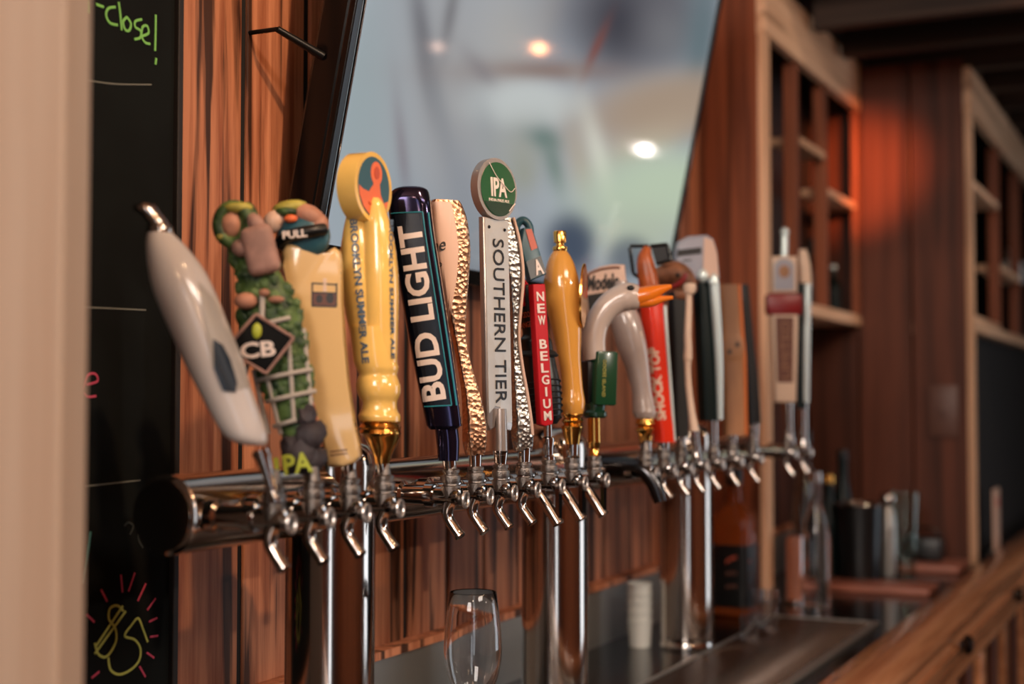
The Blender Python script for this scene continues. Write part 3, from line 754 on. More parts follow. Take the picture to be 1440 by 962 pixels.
bm = B(); ico(bm, f.L(405, 290, 2), (26, 16, 11), 2, Matrix.Rotation(-.15, 4, 'Y')); f.build('leaf', bm, M['leaf_pale'])
bm = B(); ico(bm, f.L(402, 297, -4), (18, 14, 8), 2); f.build('leaf', bm, M['leaf'])
bm = B(); ico(bm, f.L(383, 311, -4), (15, 13, 18), 2, Matrix.Rotation(.5, 4, 'Y')); f.build('blossom', bm, M['cap_pink'])
bm = B(); ico(bm, f.L(409, 308, -16), (10, 6, 6), 2); f.build('berry', bm, M['orange_print'])

# 4 yellow handle with round top ------------------------------------------
f = Frame('tap_handle', 'bulging yellow turned handle with round picture top and blue lettering', CAT, 541, 688)
f.ferrule(541, 688, 537, 645, 7, 10)
S = f.loft(bm := B(), sec((652, 527, 548), (640, 524, 551), (622, 516, 560), (612, 510, 563), (609, 505, 564), (604, 507, 562), (601, 504, 564), (596, 508, 561), (592, 504, 563), (590, 510, 560)), k=3)
f.build('gold_base', bm, M['gold'])
Sst = f.loft(bm := B(), sec((593, 506, 563), (585, 503, 563), (578, 507, 559), (566, 509, 558), (556, 503, 562), (545, 500, 563), (534, 501, 560), (527, 504, 558), (518, 500, 560), (508, 496, 558), (490, 494, 556), (460, 490, 553)), k=3)
f.build('stem', bm, M['yellow'])
Sb = f.loft(bm := B(), sec((510, 500, 545), (480, 493, 541), (440, 484, 536), (400, 478, 532), (360, 476, 526), (325, 480, 519), (305, 484, 512), (290, 488, 508), dy=4))
f.build('body', bm, M['yellow'])
S3 = f.loft(bm := B(), sec((520, 516, 558), (480, 512, 559), (440, 509, 560), (400, 508, 560), (360, 508, 557), (325, 510, 551), (300, 512, 544), (284, 515, 538), (277, 519, 532), dy=-3))
f.build('front_lobe', bm, M['yellow'])
Md = f.M(511, 262, 64.13, 0, 0)
bm = B(); prism(bm, ell(50, 50, 48), 30, Md @ Matrix.Translation((0, -15, 0)), 7); disc = f.build('round_top', bm, M['yellow'])
Mf = Md @ Matrix.Translation((0, -15.6, 0))
bm = B(); prism(bm, ell(42, 43, 44), 1, Mf); pic = f.build('picture', bm, M['teal'], disc, smooth=False)
bm = B(); prism(bm, [(-40, -2), (-30, -6), (-14, -8), (-4, 2), (14, 2), (18, -10), (26, -20), (38, -16), (34, -26), (22, -36), (8, -41), (-12, -40), (-28, -31), (-39, -14)], 1, Mf @ Matrix.Translation((0, -.6, 0)))
prism(bm, ell(15, 17, 20, 6, 20), 1, Mf @ Matrix.Translation((0, -.6, 0))); prism(bm, [(-2, 8), (14, 8), (18, -16), (-4, -16)], 1, Mf @ Matrix.Translation((0, -.7, 0)))
f.build('figure', bm, M['orange_print'], pic, smooth=False)
bm = B(); prism(bm, ell(7, 9, 16, 6, 21), 1, Mf @ Matrix.Translation((0, -1.3, 0))); prism(bm, [(-16, -22), (20, -30), (18, -33), (-14, -26)], 1, Mf @ Matrix.Translation((0, -1.3, 0))); f.build('figure_detail', bm, M['orange_line'], pic, smooth=False)
f.build('lettering', f.text({'all': [Sb, Sst]}, 'BROOKLYN SUMMER ALE', (491, 308), (511, 512), 11, 1.4, .03), M['blue_print'], smooth=False)
f.build('lettering', f.text(S3, 'BROOKLYN SUMMER ALE', (547, 308), (551, 505), 5, 1.2, .03), M['blue_print'], smooth=False)

# 5 navy handle -----------------------------------------------------------
f = Frame('tap_handle', 'dark navy metallic handle with huge off white vertical lettering', CAT, 634, 678)
f.ferrule(634, 678, 631, 640, 8, 11)
S = f.loft(bm := B(), sec((648, 616, 645), (620, 613, 646), (600, 610, 644), (596, 604, 648)), k=3); f.build('neck', bm, M['navy'])
S = f.loft(bm := B(), sec((604, 605, 643, .9, 4), (598, 600, 648, .9, 4), (590, 598, 649, .9, 4), (500, 579, 637, .9, 4), (400, 561, 622, .9, 4), (330, 550, 611, .9, 4), (290, 545, 606, .9, 4), (276, 545, 604, .9, 3), (266, 551, 601, .9, 2.6), (262, 558, 595, .9, 2.3)), k=4, seg=44)
f.build('body', bm, M['navy'])
Mx = lambda y: None
def fp(u, y):                       # u 0..1 across the label, follows the leaning body
    c = f.sec(S, y); return (c[1]+(c[2]-c[1])*u, y)
lab = f.decal(S, [fp(.06, 302), fp(.80, 300), fp(.80, 350), fp(.80, 400), fp(.80, 460), fp(.80, 520), fp(.80, 571), fp(.06, 573), fp(.06, 520), fp(.06, 460), fp(.06, 400), fp(.06, 350)], .5)
lb = f.build('label', lab, M['navy_label'], smooth=False)
bm = B()
def line(bm, pts, r=1.0, e=1.1):
    tube(bm, [tuple(f.L(x, y, f.depth(S, x, y, e))) for x, y in pts], r, 6, 1)
line(bm, [fp(.07+.73*k/10, 302-.2*k) for k in range(11)]); line(bm, [fp(.07+.73*k/10, 572-.2*k) for k in range(11)])
line(bm, [fp(.80, 300+27*k) for k in range(11)]); line(bm, [fp(.93, 300+27*k) for k in range(11)], 1.3)
f.build('border', bm, M['cyan'], lb)
f.build('lettering', f.text(S, 'BUD LIGHT', (629, 561), (593, 316), 34, 1.8, .03), M['letter'], lb, smooth=False)

# 6 white handle with copper foil edge -------------------------------------
f = Frame('tap_handle', 'white flared handle with script print and copper foil edge behind the navy one', CAT, 669, 674)
f.ferrule(669, 674, 668, 638, 8, 10)
S = f.loft(bm := B(), sec((640, 654, 681, .9, 5, 30), (620, 650, 684, .9, 5, 30), (590, 650, 683, .8, 5, 30), (550, 648, 674, .8, 5, 30), (510, 642, 662, .8, 5, 30), (470, 634, 655, .8, 5, 30), (430, 624, 656, .6, 5, 30), (390, 616, 659, .5, 5, 30), (350, 608, 661, .45, 5, 30), (310, 604, 657, .45, 5, 30), (288, 604, 650, .45, 5, 30), (280, 606, 645, .45, 5, 30)), seg=36)
f.build('body', bm, M['copper_foil'])
dec = f.decal(S, [(607, 284), (634, 283), (640, 310), (645, 350), (642, 395), (634, 440), (628, 470), (620, 440), (610, 400), (605, 350), (603, 310)], 1.2)
fc_ = f.build('face', dec, M['cap_pink'])
tb = f.text(S, 'the', (602, 358), (629, 352), 18, 2.8, .0, font_shear=.4); f.build('lettering', tb, M['dark_print'], fc_, smooth=False)
bm = f.text(S, 'D', (617, 376), (622, 376), 6, 2.8, .02); f.build('lettering', bm, M['dark_print'], fc_, smooth=False)

# 7 silver handle with green disc ------------------------------------------
f = Frame('tap_handle', 'flat engraved silver handle with round green disc on top', CAT, 704, 668)
PH = 50
cz = math.cos(rad(PH))
f.ferrule(704, 668, 704, 634, 8, 11)
S = f.loft(bm := B(), sec((640, 694, 714), (600, 694, 713), (575, 695, 712)), k=2); f.build('neck', bm, M['silver_edge'])
Mb = f.M(700.5, 455, PH, 1.2, 0)
hw = 17.5/cz
o = [(-hw, -140), (-hw, 150), (hw, 150), (hw, -145), (hw*.9, -152), (-hw*.1, -150), (-hw*.1, -125), (-hw*.35, -122), (-hw*.4, -146), (-hw*.8, -150)]
Mb2 = Mb
bm = B(); prism(bm, o, 10, Mb2, 2); f.build('body', bm, M['silver_edge'])
bm = B(); o2 = [(-hw*.9, -126), (-hw*.9, 148), (hw*.92, 148), (hw*.92, -140), (0, -140), (0, -118), (-hw*.4, -116)]
prism(bm, o2, 1.2, Mb2 @ Matrix.Translation((0, -1, 0))); fp_ = f.build('face_plate', bm, M['silver'], smooth=False)
for (u, v) in [(-hw*.62, 136), (hw*.62, 134), (hw*.3, -130)]:
    bm = B(); lathe(bm, [(2.6, 0), (2.2, 1.3), (.6, 1.6)], 12, Mb2 @ Matrix.Translation((u, -1, v)) @ Matrix.Rotation(PI/2, 4, 'X')); f.build('rivet', bm, M['steel_dark'])
f.build('lettering', flat_text(f, 'SOUTHERN TIER', Mb2 @ Matrix.Translation((0, -1.2, 0)), -hw*.36, -112, hw*.5, 120, .0, 1.0, -1), M['dark_print'], fp_, smooth=False)
Mc = f.M(697, 264, PH, 2, 0)
bm = B(); prism(bm, ell(27.5/cz, 44, 48), 13, Mc @ Matrix.Translation((0, -3, 0)), 3); dd = f.build('disc', bm, M['silver_edge'])
Mc2 = Mc @ Matrix.Translation((1.5, -4, -.5))
bm = B(); prism(bm, ell(24/cz, 38.5, 48), 1.4, Mc2); f.build('green_face', bm, M['green_label'], dd, smooth=False)
bm = B(); k_ = 24/cz
prism(bm, [(k_*math.cos(a)*.97, 38*math.sin(a)) for a in [rad(v) for v in range(-150, -29, 10)]], 1, Mc2 @ Matrix.Translation((0, -.5, 0))); f.build('dark_segment', bm, M['green_dark'], dd, smooth=False)
f.build('lettering', flat_text(f, 'IPA', Mc2, -17, -11, 17, 16, .02, 1.2), M['letter'], dd, smooth=False)
bm = flat_text(f, 'INDIA PALE ALE', Mc2, -22, -18, 22, -14, .01, .8); f.build('fine_print', bm, M['letter'], dd, smooth=False)
bm = B()
tube(bm, [tuple(Mc2 @ Vector(p)) for p in [(-20, -1.6, 36), (-6, -2.2, 18), (10, -2.4, 6), (24, -2.2, -2), (34, -1.6, 4)]], .6, 6, 5)
tube(bm, [tuple(Mc2 @ Vector(p)) for p in [(20, -1.6, -30), (28, -2.0, -22), (34, -1.6, -18)]], .8, 6, 5)
f.build('scratch', bm, M['letter'], dd)

# 8 silver foil edged handle ------------------------------------------------
f = Frame('tap_handle', 'ornate silver foil handle with curved pale edge right of the green disc one', CAT, 737, 670)
f.ferrule(737, 670, 737, 630, 8, 10)
S = f.loft(bm := B(), sec((634, 722, 748, .9, 5, 30), (615, 719, 750, .9, 5, 30), (590, 718, 748, .9, 5, 30), (550, 718, 742, .8, 5, 30), (510, 718, 735, .8, 5, 30), (470, 718, 732, .8, 5, 30), (430, 716, 734, .7, 5, 30), (390, 712, 737, .6, 5, 30), (350, 706, 735, .5, 5, 30), (320, 702, 729, .5, 5, 30), (305, 702, 722, .5, 5, 30)), seg=36)
f.build('body', bm, M['silver_foil'])
bm = B(); tube(bm, [tuple(f.L(x, y, -4)) for x, y in [(722, 305), (731, 340), (736, 385), (733, 430), (730, 470), (734, 510), (741, 550), (747, 590), (749, 612)]], 2.2, 8, 4); f.build('edge', bm, M['cap_pink'])

# 9 red ribbon handle ---------------------------------------------------------
f = Frame('tap_handle', 'black sculpted handle crossed by a red vertical ribbon with white letters', CAT, 772, 650)
bm = B(); lathe(bm, [(9, 0), (9, 8), (6.5, 10), (7, 20), (9, 30), (8.5, 34), (6, 36), (6, 62)], 24, zto(f.L(772, 650), f.L(770, 590))); f.build('ferrule', bm, M['chrome'])
S = f.loft(bm := B(), sec((596, 745, 784, .8), (580, 738, 790, .8), (540, 735, 788, .8), (510, 736, 782, .75), (490, 733, 778, .7), (478, 730, 776, .7), (470, 735, 772, .7), (440, 730, 768, .6), (405, 726, 760, .6), (400, 730, 756, .6)), k=3)
f.build('body', bm, M['black'])
bm = B(); lathe(bm, [(27, 0), (29, 3), (24, 8), (18, 12), (14, 16)], 24, Matrix.Translation(f.L(757, 502)) @ Matrix.Scale(.7, 4, (0, 1, 0))); f.build('hat_brim', bm, M['black_matte'])
for k in range(7):
    bm = B(); y = 536+k*8.5; c = f.sec(S, y); P = f.ringpts(c, 30, .8); tube(bm, [(p[0]-f.bx, p[1], f.by-y-3*math.sin(i*.42)) for i, p in enumerate(P+P[:1])], 1.2, 6, 1, cap=False); f.build('ridge', bm, M['black_matte'])
f.build('lettering', f.text(S, 'VOODOO', (729, 449), (749, 445), 8, 1.2, .0), M['orange_line'], smooth=False)
f.build('lettering', f.text(S, 'RANGER', (731, 463), (751, 459), 8, 1.2, .0), M['orange_line'], smooth=False)
Mr = f.M(764, 500, 30, 3.5, -29)
bm = B(); prism(bm, [(-11, -96), (-4, -99), (8, -97), (10, -90), (10, 99), (-10, 99)], 14, Mr, 1.6); rb = f.build('ribbon', bm, M['red'])
bm = B(); y = 88
for ch in 'NEW BELGIUM':
    if ch != ' ':
        me = flat_text(f, ch, Mr @ Matrix.Translation((0, -.3, 0)), -6 if ch != 'I' else -1.5, y-13, 6 if ch != 'I' else 1.5, y, .02, .9); f.build('letter', me, M['letter'], rb, smooth=False)
    y -= 16.6
bm = B(); lathe(bm, [(20, 0), (20, 3), (17, 4), (16, 3)], 28, f.M(731, 412, 52, 0, -14) @ Matrix.Rotation(PI/2, 4, 'X')); f.build('red_disc', bm, M['red'])
Ms = f.M(747, 352, 30, 14, -6)
bm = B(); prism(bm, [(-13, -42), (16, -37), (12, 32), (-2, 34), (-14, 10)], 12, Ms, 2); sg = f.build('shield', bm, M['teal'])
bm = B(); prism(bm, [(0, 0), (11, 2), (9, 30), (-1, 31)], 1, Ms @ Matrix.Translation((0, -1, 0)), 0); f.build('orange_panel', bm, M['orange_line'], sg, smooth=False)
bm = B(); prism(bm, [(-13, -40), (15, -35), (13, -10), (-13, -14)], 1, Ms @ Matrix.Translation((0, -1, 0)), 0); f.build('black_panel', bm, M['black'], sg, smooth=False)
f.build('lettering', flat_text(f, 'A', Ms @ Matrix.Translation((0, -1.2, 0)), -3, -36, 11, -14, .03, 1), M['letter'], sg, smooth=False)
bm = B(); tube(bm, [tuple(f.L(*p)) for p in [(729, 345, 4), (726, 318, 4), (735, 308, 4), (744, 316, 4), (746, 334, 2)]], 6, 10, 5); f.build('hook', bm, M['teal'])

# 10 amber handle ---------------------------------------------------------------
f = Frame('tap_handle', 'plain glossy amber turned handle with brass tip and brass base', CAT, 805, 645)
f.ferrule(805, 645, 805, 622, 8, 9)
f.loft(bm := B(), sec((625, 795, 815), (608, 791, 818), (600, 789, 820), (597, 793, 817), (592, 789, 821), (588, 793, 817), (583, 790, 820), (580, 792, 818)), k=3); f.build('brass_base', bm, M['gold'])
S = f.loft(bm := B(), sec((582, 791, 820), (574, 788, 822), (566, 787, 823), (558, 789, 822), (545, 790, 820), (520, 788, 818), (500, 784, 817), (470, 778, 818), (440, 770, 818), (410, 765, 817), (390, 765, 814), (370, 769, 808), (358, 774, 802), (350, 780, 796)))
f.build('body', bm, M['amber'])
f.loft(bm := B(), sec((353, 778, 798), (349, 777, 799), (346, 778, 798), (344.5, 782, 794), (341, 782, 794), (340, 779, 797), (326, 778, 797), (324, 779, 796)), k=1); f.build('brass_tip', bm, M['gold'])
Md = f.M(822, 416, 78, -2, -6)
bm = B(); prism(bm, ell(26, 46, 36), 3, Md, 1); md = f.build('medallion', bm, M['gold'])
bm = B(); ico(bm, f.L(817, 416, -4), (5, 5, 7), 2); f.build('medallion_boss', bm, M['gold'], md)

# 11 goose handle ---------------------------------------------------------------
f = Frame('tap_handle', 'grey goose neck and head handle with orange beak over a green box', CAT, 836, 645)
bm = B(); lathe(bm, [(8, 0), (9, 4), (7, 8), (6.5, 14), (8, 16), (8, 20), (9, 22), (9, 64)], 24, zto(f.L(836, 645), f.L(835, 588))); f.build('ferrule', bm, M['gold'])
bm = B(); lathe(bm, [(14, 0), (17, 3), (17, 8), (14, 11), (15, 16), (15, 22)], 24, Matrix.Translation(f.L(837, 588))); f.build('collar', bm, M['green_dark'])
Mg = f.M(846, 532, 26, -2, 0)
bm = B(); box(bm, (0, 0, 0), (34, 34, 76), 3, Mg @ Matrix.Translation((0, 0, 0)), 2); gb = f.build('green_box', bm, mat('box_green', (22, 62, 38), .25, coat=.4))
bm = B(); box(bm, (0, 0, 0), (18, 30, 60), 2, f.M(828, 538, 26, 0, 4), 2); f.build('black_box', bm, M['black'])
f.build('lettering', flat_text(f, 'GOOSE ISLAND', Mg @ Matrix.Translation((0, -17.3, 0)), -8, -26, -3, 26, .0, .8, -1), M['leaf_pale'], gb, smooth=False)
bm = B(); tube(bm, [(*f.L(838, 505, -2), 16), (*f.L(835, 480, -2), 17), (*f.L(840, 455, -2), 17), (*f.L(852, 435, -2), 18), (*f.L(868, 422, -2), 19), (*f.L(884, 417, -2), 20), (*f.L(897, 419, -2), 17), (*f.L(907, 420, -2), 8)], 18, 24, 6)
f.build('neck_and_head', bm, M['goose'])
bm = B(); tube(bm, [(*f.L(895, 418, -6), 13), (*f.L(912, 414, -10), 12), (*f.L(928, 408, -12), 7.5), (*f.L(944, 403, -14), 3)], 10, 14, 5); f.build('upper_beak', bm, M['beak'])
bm = B(); tube(bm, [(*f.L(900, 424, -6), 9), (*f.L(916, 424, -10), 8), (*f.L(930, 421, -12), 5), (*f.L(946, 419, -14), 2.5)], 10, 14, 5); f.build('lower_beak', bm, M['beak'])
bm = B(); ico(bm, f.L(886, 406, -19), (5.5, 4, 4), 2); f.build('eye', bm, M['black'])

# 12 pearl grey handle with oval plate ---------------------------------------------
f = Frame('tap_handle', 'pearl grey baluster handle with brass base and oval name plate behind the goose', CAT, 908, 640, Y=.60)
f.ferrule(908, 640, 908, 620, 8, 9)
f.loft(bm := B(), sec((622, 899, 916), (610, 897, 918), (604, 893, 921), (600, 897, 918), (596, 893, 921), (590, 895, 919), (585, 893, 920)), k=3); f.build('brass_base', bm, M['gold'])
S = f.loft(bm := B(), sec((588, 893, 921), (580, 889, 923), (574, 889, 922), (550, 888, 917), (520, 880, 914), (490, 868, 911), (465, 861, 906), (445, 858, 900), (425, 860, 892), (405, 862, 886), (395, 864, 884)))
f.build('body', bm, M['pearl'])
Mo = f.M(856, 412, 8, 6, -6)
bm = B(); prism(bm, [(-32, -42), (-34, 20), (-26, 32), (-8, 38), (10, 40), (28, 38), (28, -42)], 22, Mo, 3); pl = f.build('name_plate', bm, M['cap_pink'])
bm = B(); prism(bm, [(-30, -40), (26, -40), (26, 4), (-31, 0)], 1, Mo @ Matrix.Translation((0, -1, 0))); f.build('dark_band', bm, M['black'], pl, smooth=False)
bm = B(); tube(bm, [tuple(Mo @ Vector((x, -1, z))) for x, z in [(-32, 20), (-25, 29), (-8, 34), (10, 35), (20, 34)]], 1.6, 6, 5); f.build('plate_line', bm, M['brown_panel'], pl)
f.build('lettering', flat_text(f, 'Modelo', Mo @ Matrix.Translation((0, -.5, 0)), -31, 5, 17, 27, .035, 1.2, 0, .3), M['dark_print'], pl, smooth=False)

# 13 orange red handle ----------------------------------------------------------------
f = Frame('tap_handle', 'orange red slab handle with faded white lettering and carved orange crest', CAT, 934, 652)
f.ferrule(934, 652, 933, 618, 7, 9)
S = f.loft(bm := B(), sec((622, 920, 950, 1, 5, 30), (600, 918, 949, 1, 5, 30), (560, 913, 945, 1, 5, 30), (500, 907, 941, 1, 5, 30), (460, 904, 938, 1, 5, 30), (430, 901, 934, 1, 5, 30), (405, 898, 930, 1, 4, 30), (395, 900, 925, 1, 3, 30)), k=3)
f.build('body', bm, M['redorange'])
f.build('lettering', f.text(S, 'SHOCK TOP', (936, 590), (925, 488), 14, 1.2, .04), M['cream_matte'], smooth=False)
bm = B(); tube(bm, [(*f.L(948, 620, -4), 2.4), (*f.L(944, 560, -6), 2.4), (*f.L(938, 480, -8), 2.4), (*f.L(935, 430, -8), 2.4)], 2.4, 8, 3); f.build('pale_edge', bm, M['pale_metal'])
bm = B(); tube(bm, [(*f.L(916, 410, 0), 14), (*f.L(911, 385, 0), 14), (*f.L(908, 362, 0), 11), (*f.L(912, 346, 0), 5)], 12, 14, 5); f.build('crest', bm, M['wood_orange'])
Mq = f.M(928, 358, 0, -8, 8)
bm = B()
for (a, b, c, d) in [(-14, 12, 10, 18), (10, 18, 18, -4), (18, -4, -2, -12), (-42, 6, -32, -30), (-42, 8, -16, 12), (-32, -30, -24, -34)]: cyl(bm, Mq @ Vector((a, 0, b)), Mq @ Vector((c, 0, d)), 2.6, 2.6, 8)
prism(bm, [(-12, 12), (10, 17), (17, -4), (-2, -11)], 4, Mq); f.build('dark_frame', bm, M['black'])

# 14 black slab -------------------------------------------------------------------------
f = Frame('tap_handle', 'plain black slab handle topped by a carved brown animal head', CAT, 958, 648, Y=.60)
f.ferrule(958, 648, 957, 612, 7, 9)
S = f.loft(bm := B(), sec((614, 945, 968, 1, 5, 20), (520, 943, 968, 1, 5, 20), (430, 940, 966, 1, 5, 20), (410, 942, 964, 1, 5, 20)), k=2); f.build('body', bm, M['black_matte'])
bm = B(); tube(bm, [(*f.L(915, 392, 18), 8), (*f.L(930, 388, 16), 15), (*f.L(948, 384, 14), 20), (*f.L(962, 392, 12), 19), (*f.L(972, 404, 8), 12), (*f.L(976, 412, 6), 6)], 12, 16, 5)
tube(bm, [(*f.L(940, 372, 2), 9), (*f.L(938, 362, 2), 4)], 9, 10, 1); tube(bm, [(*f.L(950, 414, -4), 10), (*f.L(962, 414, -6), 8), (*f.L(972, 418, -8), 4)], 9, 10, 3); f.build('carved_head', bm, M['brown_fur'])
bm = B(); tube(bm, [tuple(f.L(*p)) for p in [(928, 408, -14), (945, 404, -20), (958, 396, -20), (964, 386, -18)]], 3.4, 8, 4); f.build('collar_band', bm, M['maroon'])
bm = B(); ico(bm, f.L(952, 388, -20), 3.4, 2); f.build('eye', bm, M['black'])

# 15 thin cream stick ---------------------------------------------------------------------
f = Frame('tap_handle', 'thin cream spindle handle between black and dark green handles', CAT, 980, 646, Y=.562)
f.ferrule(980, 646, 977, 600, 5, 6)
S = f.loft(bm := B(), sec((606, 970, 984), (580, 968, 978), (540, 964, 973), (512, 963, 972), (505, 962, 974), (500, 962, 974), (488, 963, 974), (470, 963, 973), (430, 965, 974), (415, 965, 974), (412, 963, 978), (402, 962, 980), (398, 965, 978)), k=3); f.build('spindle', bm, M['cream_matte'])

# 16 tall dark green handle with cap ---------------------------------------------------------
f = Frame('tap_handle', 'tall dark green and silver handle with large grey cap on top', CAT, 1003, 640)
f.ferrule(1003, 640, 1002, 585, 7, 8)
S = f.loft(bm := B(), sec((592, 983, 1010, 1, 5, 25), (500, 979, 1008, 1, 5, 25), (397, 975, 1004, 1, 5, 25)), k=2); f.build('body', bm, M['bottle_green'])
bm = B(); tube(bm, [(*f.L(1012, 590, -6), 4), (*f.L(1010, 500, -10), 6), (*f.L(1004, 400, -12), 7), (*f.L(1003, 392, -12), 6)], 6, 12, 4); f.build('silver_edge', bm, M['pale_metal'])
bm = B(); ico(bm, f.L(988, 388, -12), (8, 6, 10), 2); ico(bm, f.L(1003, 398, -14), (8, 6, 6), 2); f.build('clasp', bm, M['pale_metal'])
bm = B(); prism(bm, [(-29, -28), (-31, 4), (-27, 22), (-12, 30), (14, 32), (24, 26), (29, 8), (32, -28), (30, -32), (14, -34)], 26, f.M(980, 362, 0, 0, -12), 5); cp = f.build('cap', bm, M['cap_grey'])
bm = B(); prism(bm, [(8, -30), (10, 28), (22, 24), (28, 6), (30, -28)], 1.5, f.M(980, 362, 0, 0, -13.4)); f.build('cap_side', bm, M['cap_pink'], cp, smooth=False)
bm = B(); Mk = f.M(966, 358, 0, 0, -13.6); prism(bm, [(-14, -3), (20, 1), (20, 10), (-14, 6)], 1, Mk); prism(bm, [(-6, -10), (6, -9), (6, -7), (-6, -8)], 1, Mk); f.build('cap_print', bm, M['dark_print'], cp, smooth=False)

# 17 tan wooden handle -------------------------------------------------------------------------
f = Frame('tap_handle', 'tan wooden handle with rust edge and round waist right of dark green one', CAT, 1030, 640)
f.ferrule(1030, 640, 1030, 600, 6, 8)
S = f.loft(bm := B(), sec((612, 1018, 1049, .7, 4), (560, 1016, 1048, .7, 4), (512, 1015, 1047, .7, 4), (500, 1013, 1048, .7, 4), (480, 1013, 1048, .7, 4), (468, 1014, 1044, .7, 4), (430, 1012, 1042, .7, 4), (400, 1010, 1040, .7, 4)), k=3); f.build('body', bm, M['tan'])
bm = B(); tube(bm, [(*f.L(1048, 612, -8), 2.5), (*f.L(1047, 510, -8), 2.5), (*f.L(1044, 468, -8), 2.5), (*f.L(1040, 400, -8), 2.5)], 2.5, 8, 4); f.build('rust_edge', bm, M['rust'])

bm = B(); Mh = f.M(1031, 489, 0, 0, -12); prism(bm, ell(15, 18, 28), 6, Mh, 2); bs = f.build('round_boss', bm, M['tan'])
bm = B(); prism(bm, ell(3, 3.5, 12, -6, -6), 1, Mh @ Matrix.Translation((0, -.6, 0))); prism(bm, ell(3, 3.5, 12, 5, 4), 1, Mh @ Matrix.Translation((0, -.6, 0))); f.build('boss_marks', bm, M['dark_print'], bs, smooth=False)
# 18 narrow black handle --------------------------------------------------------------------------
f = Frame('tap_handle', 'narrow black handle leaning beside the tan wooden one', CAT, 1060, 636)
f.ferrule(1060, 636, 1060, 592, 6, 8)
S = f.loft(bm := B(), sec((596, 1052, 1070, 1, 4), (540, 1049, 1067, 1, 4), (470, 1046, 1060, 1, 4), (400, 1041, 1054, 1, 4)), k=2); f.build('body', bm, M['black'])

# 19 handle with maroon plate ------------------------------------------------------------------------
f = Frame('tap_handle', 'cream handle with brown lettered panel, maroon plate and ball finial', CAT, 1108, 640)
f.ferrule(1112, 625, 1108, 566, 5, 8)
bm = B(); prism(bm, [(-15, -66), (15, -66), (19, 66), (-19, 66)], 18, f.M(1104, 500, 0, 0, -9), 3); bd = f.build('body', bm, M['cream_matte'])
bm = B(); prism(bm, [(-12, -42), (10, -42), (12, 50), (-14, 50)], 1.5, f.M(1104, 496, 0, 0, -10)); pn = f.build('panel', bm, M['brown_panel'], bd, smooth=False)
f.build('lettering', flat_text(f, 'LIMITED', f.M(1104, 496, 0, 0, -10.4), -6, -36, 6, 44, .0, .8, 1), M['tan'], pn, smooth=False)
bm = B(); box(bm, (0, 0, 0), (50, 22, 30), 4, f.M(1103, 428, 0, 0, -2), 2); f.build('maroon_plate', bm, M['maroon'])
bm = B(); prism(bm, [(-18, -26), (18, -26), (18, 26), (-18, 26)], 16, f.M(1104, 386, 0, 0, -8), 3); sq = f.build('square_plate', bm, M['cream_matte'])
bm = B(); prism(bm, [(-14, -22), (14, -22), (14, 14), (8, 21), (0, 23), (-8, 21), (-14, 14)], 1.5, f.M(1103, 386, 0, 0, -9.4)); f.build('emblem_panel', bm, M['cap_grey'], sq, smooth=False)
bm = B(); prism(bm, ell(8, 9, 20, 0, 4), 1.5, f.M(1103, 386, 0, 0, -10.4)); f.build('emblem', bm, M['tan'], sq, smooth=False)
bm = B(); cyl(bm, f.L(1105, 362), f.L(1106, 330), 5, 5, 12); ico(bm, f.L(1106, 325), (6.5, 6.5, 7), 2); f.build('finial', bm, M['pale_metal'])

# 20 last handle -----------------------------------------------------------------------------------------
f = Frame('tap_handle', 'last black handle with bright silver edge and cream cap', CAT, 1130, 638, Y=.575)
f.ferrule(1130, 632, 1130, 566, 6, 7)
S = f.loft(bm := B(), sec((575, 1120, 1134, 1, 4), (470, 1119, 1136, 1, 4), (398, 1119, 1138, 1, 4)), k=2); f.build('body', bm, M['bottle_green'])
bm = B(); tube(bm, [(*f.L(1133, 566, -8), 4), (*f.L(1134, 480, -9), 5), (*f.L(1136, 400, -9), 5)], 5, 10, 3); f.build('silver_edge', bm, M['pale_metal'])
bm = B(); f.loft(bm, sec((404, 1126, 1143, 1, 4), (370, 1125, 1141, 1, 4), (350, 1126, 1136, 1, 4)), k=2); f.build('cap', bm, M['cream_matte'])

# ------------------------------------------------------------------ cabinets
def cabinet(name, label, x0, x1, yf, zb, zt, verts_x, shelves, side_boards, header_h=.11):
    t = empty(name, (x0, yf, ZC), label, 'cabinet')
    def bx(nm, lo, hi, m, par=None, bev=.002):
        c = Vector([(a+b)/2 for a, b in zip(lo, hi)])-t.location; d = [b-a for a, b in zip(lo, hi)]
        return obj(nm, box(B(), c, d, bev), m, par or t, smooth=False)
    n = side_boards; w_ = (YW-yf-.004)/n
    for i in range(n): bx('side_board', (x0, yf+.014+i*w_, ZC+.0005), (x0+.018, yf+.010+(i+1)*w_, zt+.02), M['cab_side'] if n == 1 else M['cab_wood'])
    st = .034
    bx('stile', (x0-.001, yf, ZC+.0005), (x0+st, yf+.014, zt-header_h), M['cab_light'])
    bx('stile', (x1-st, yf, zb), (x1, yf+.014, zt-header_h), M['cab_side'])
    bx('header', (x0-.001, yf-.002, zt-header_h), (x1, yf+.016, zt), M['cab_light_x'])
    bx('bottom_board', (x0+.018, yf, zb-.018), (x1, YW-.002, zb+.006), M['cab_light_x'])
    bx('back_panel', (x0+.018, YW-.006, zb+.006), (x1, YW-.001, zt), M['dark_wood'])  # near-black colour paints in the shade inside the cabinet
    for vx in verts_x: bx('divider', (vx-.008, yf+.002, zb+.006), (vx+.008, yf+.030, zt-header_h), M['cab_side'])
    for (sx0, sx1, sz) in shelves: bx('shelf', (sx0, yf+.003, sz-.008), (sx1, yf+.06, sz+.008), M['cab_light_x'])
    return t
yc = .683
X = lambda px, Y: at(px, 400, Y).x
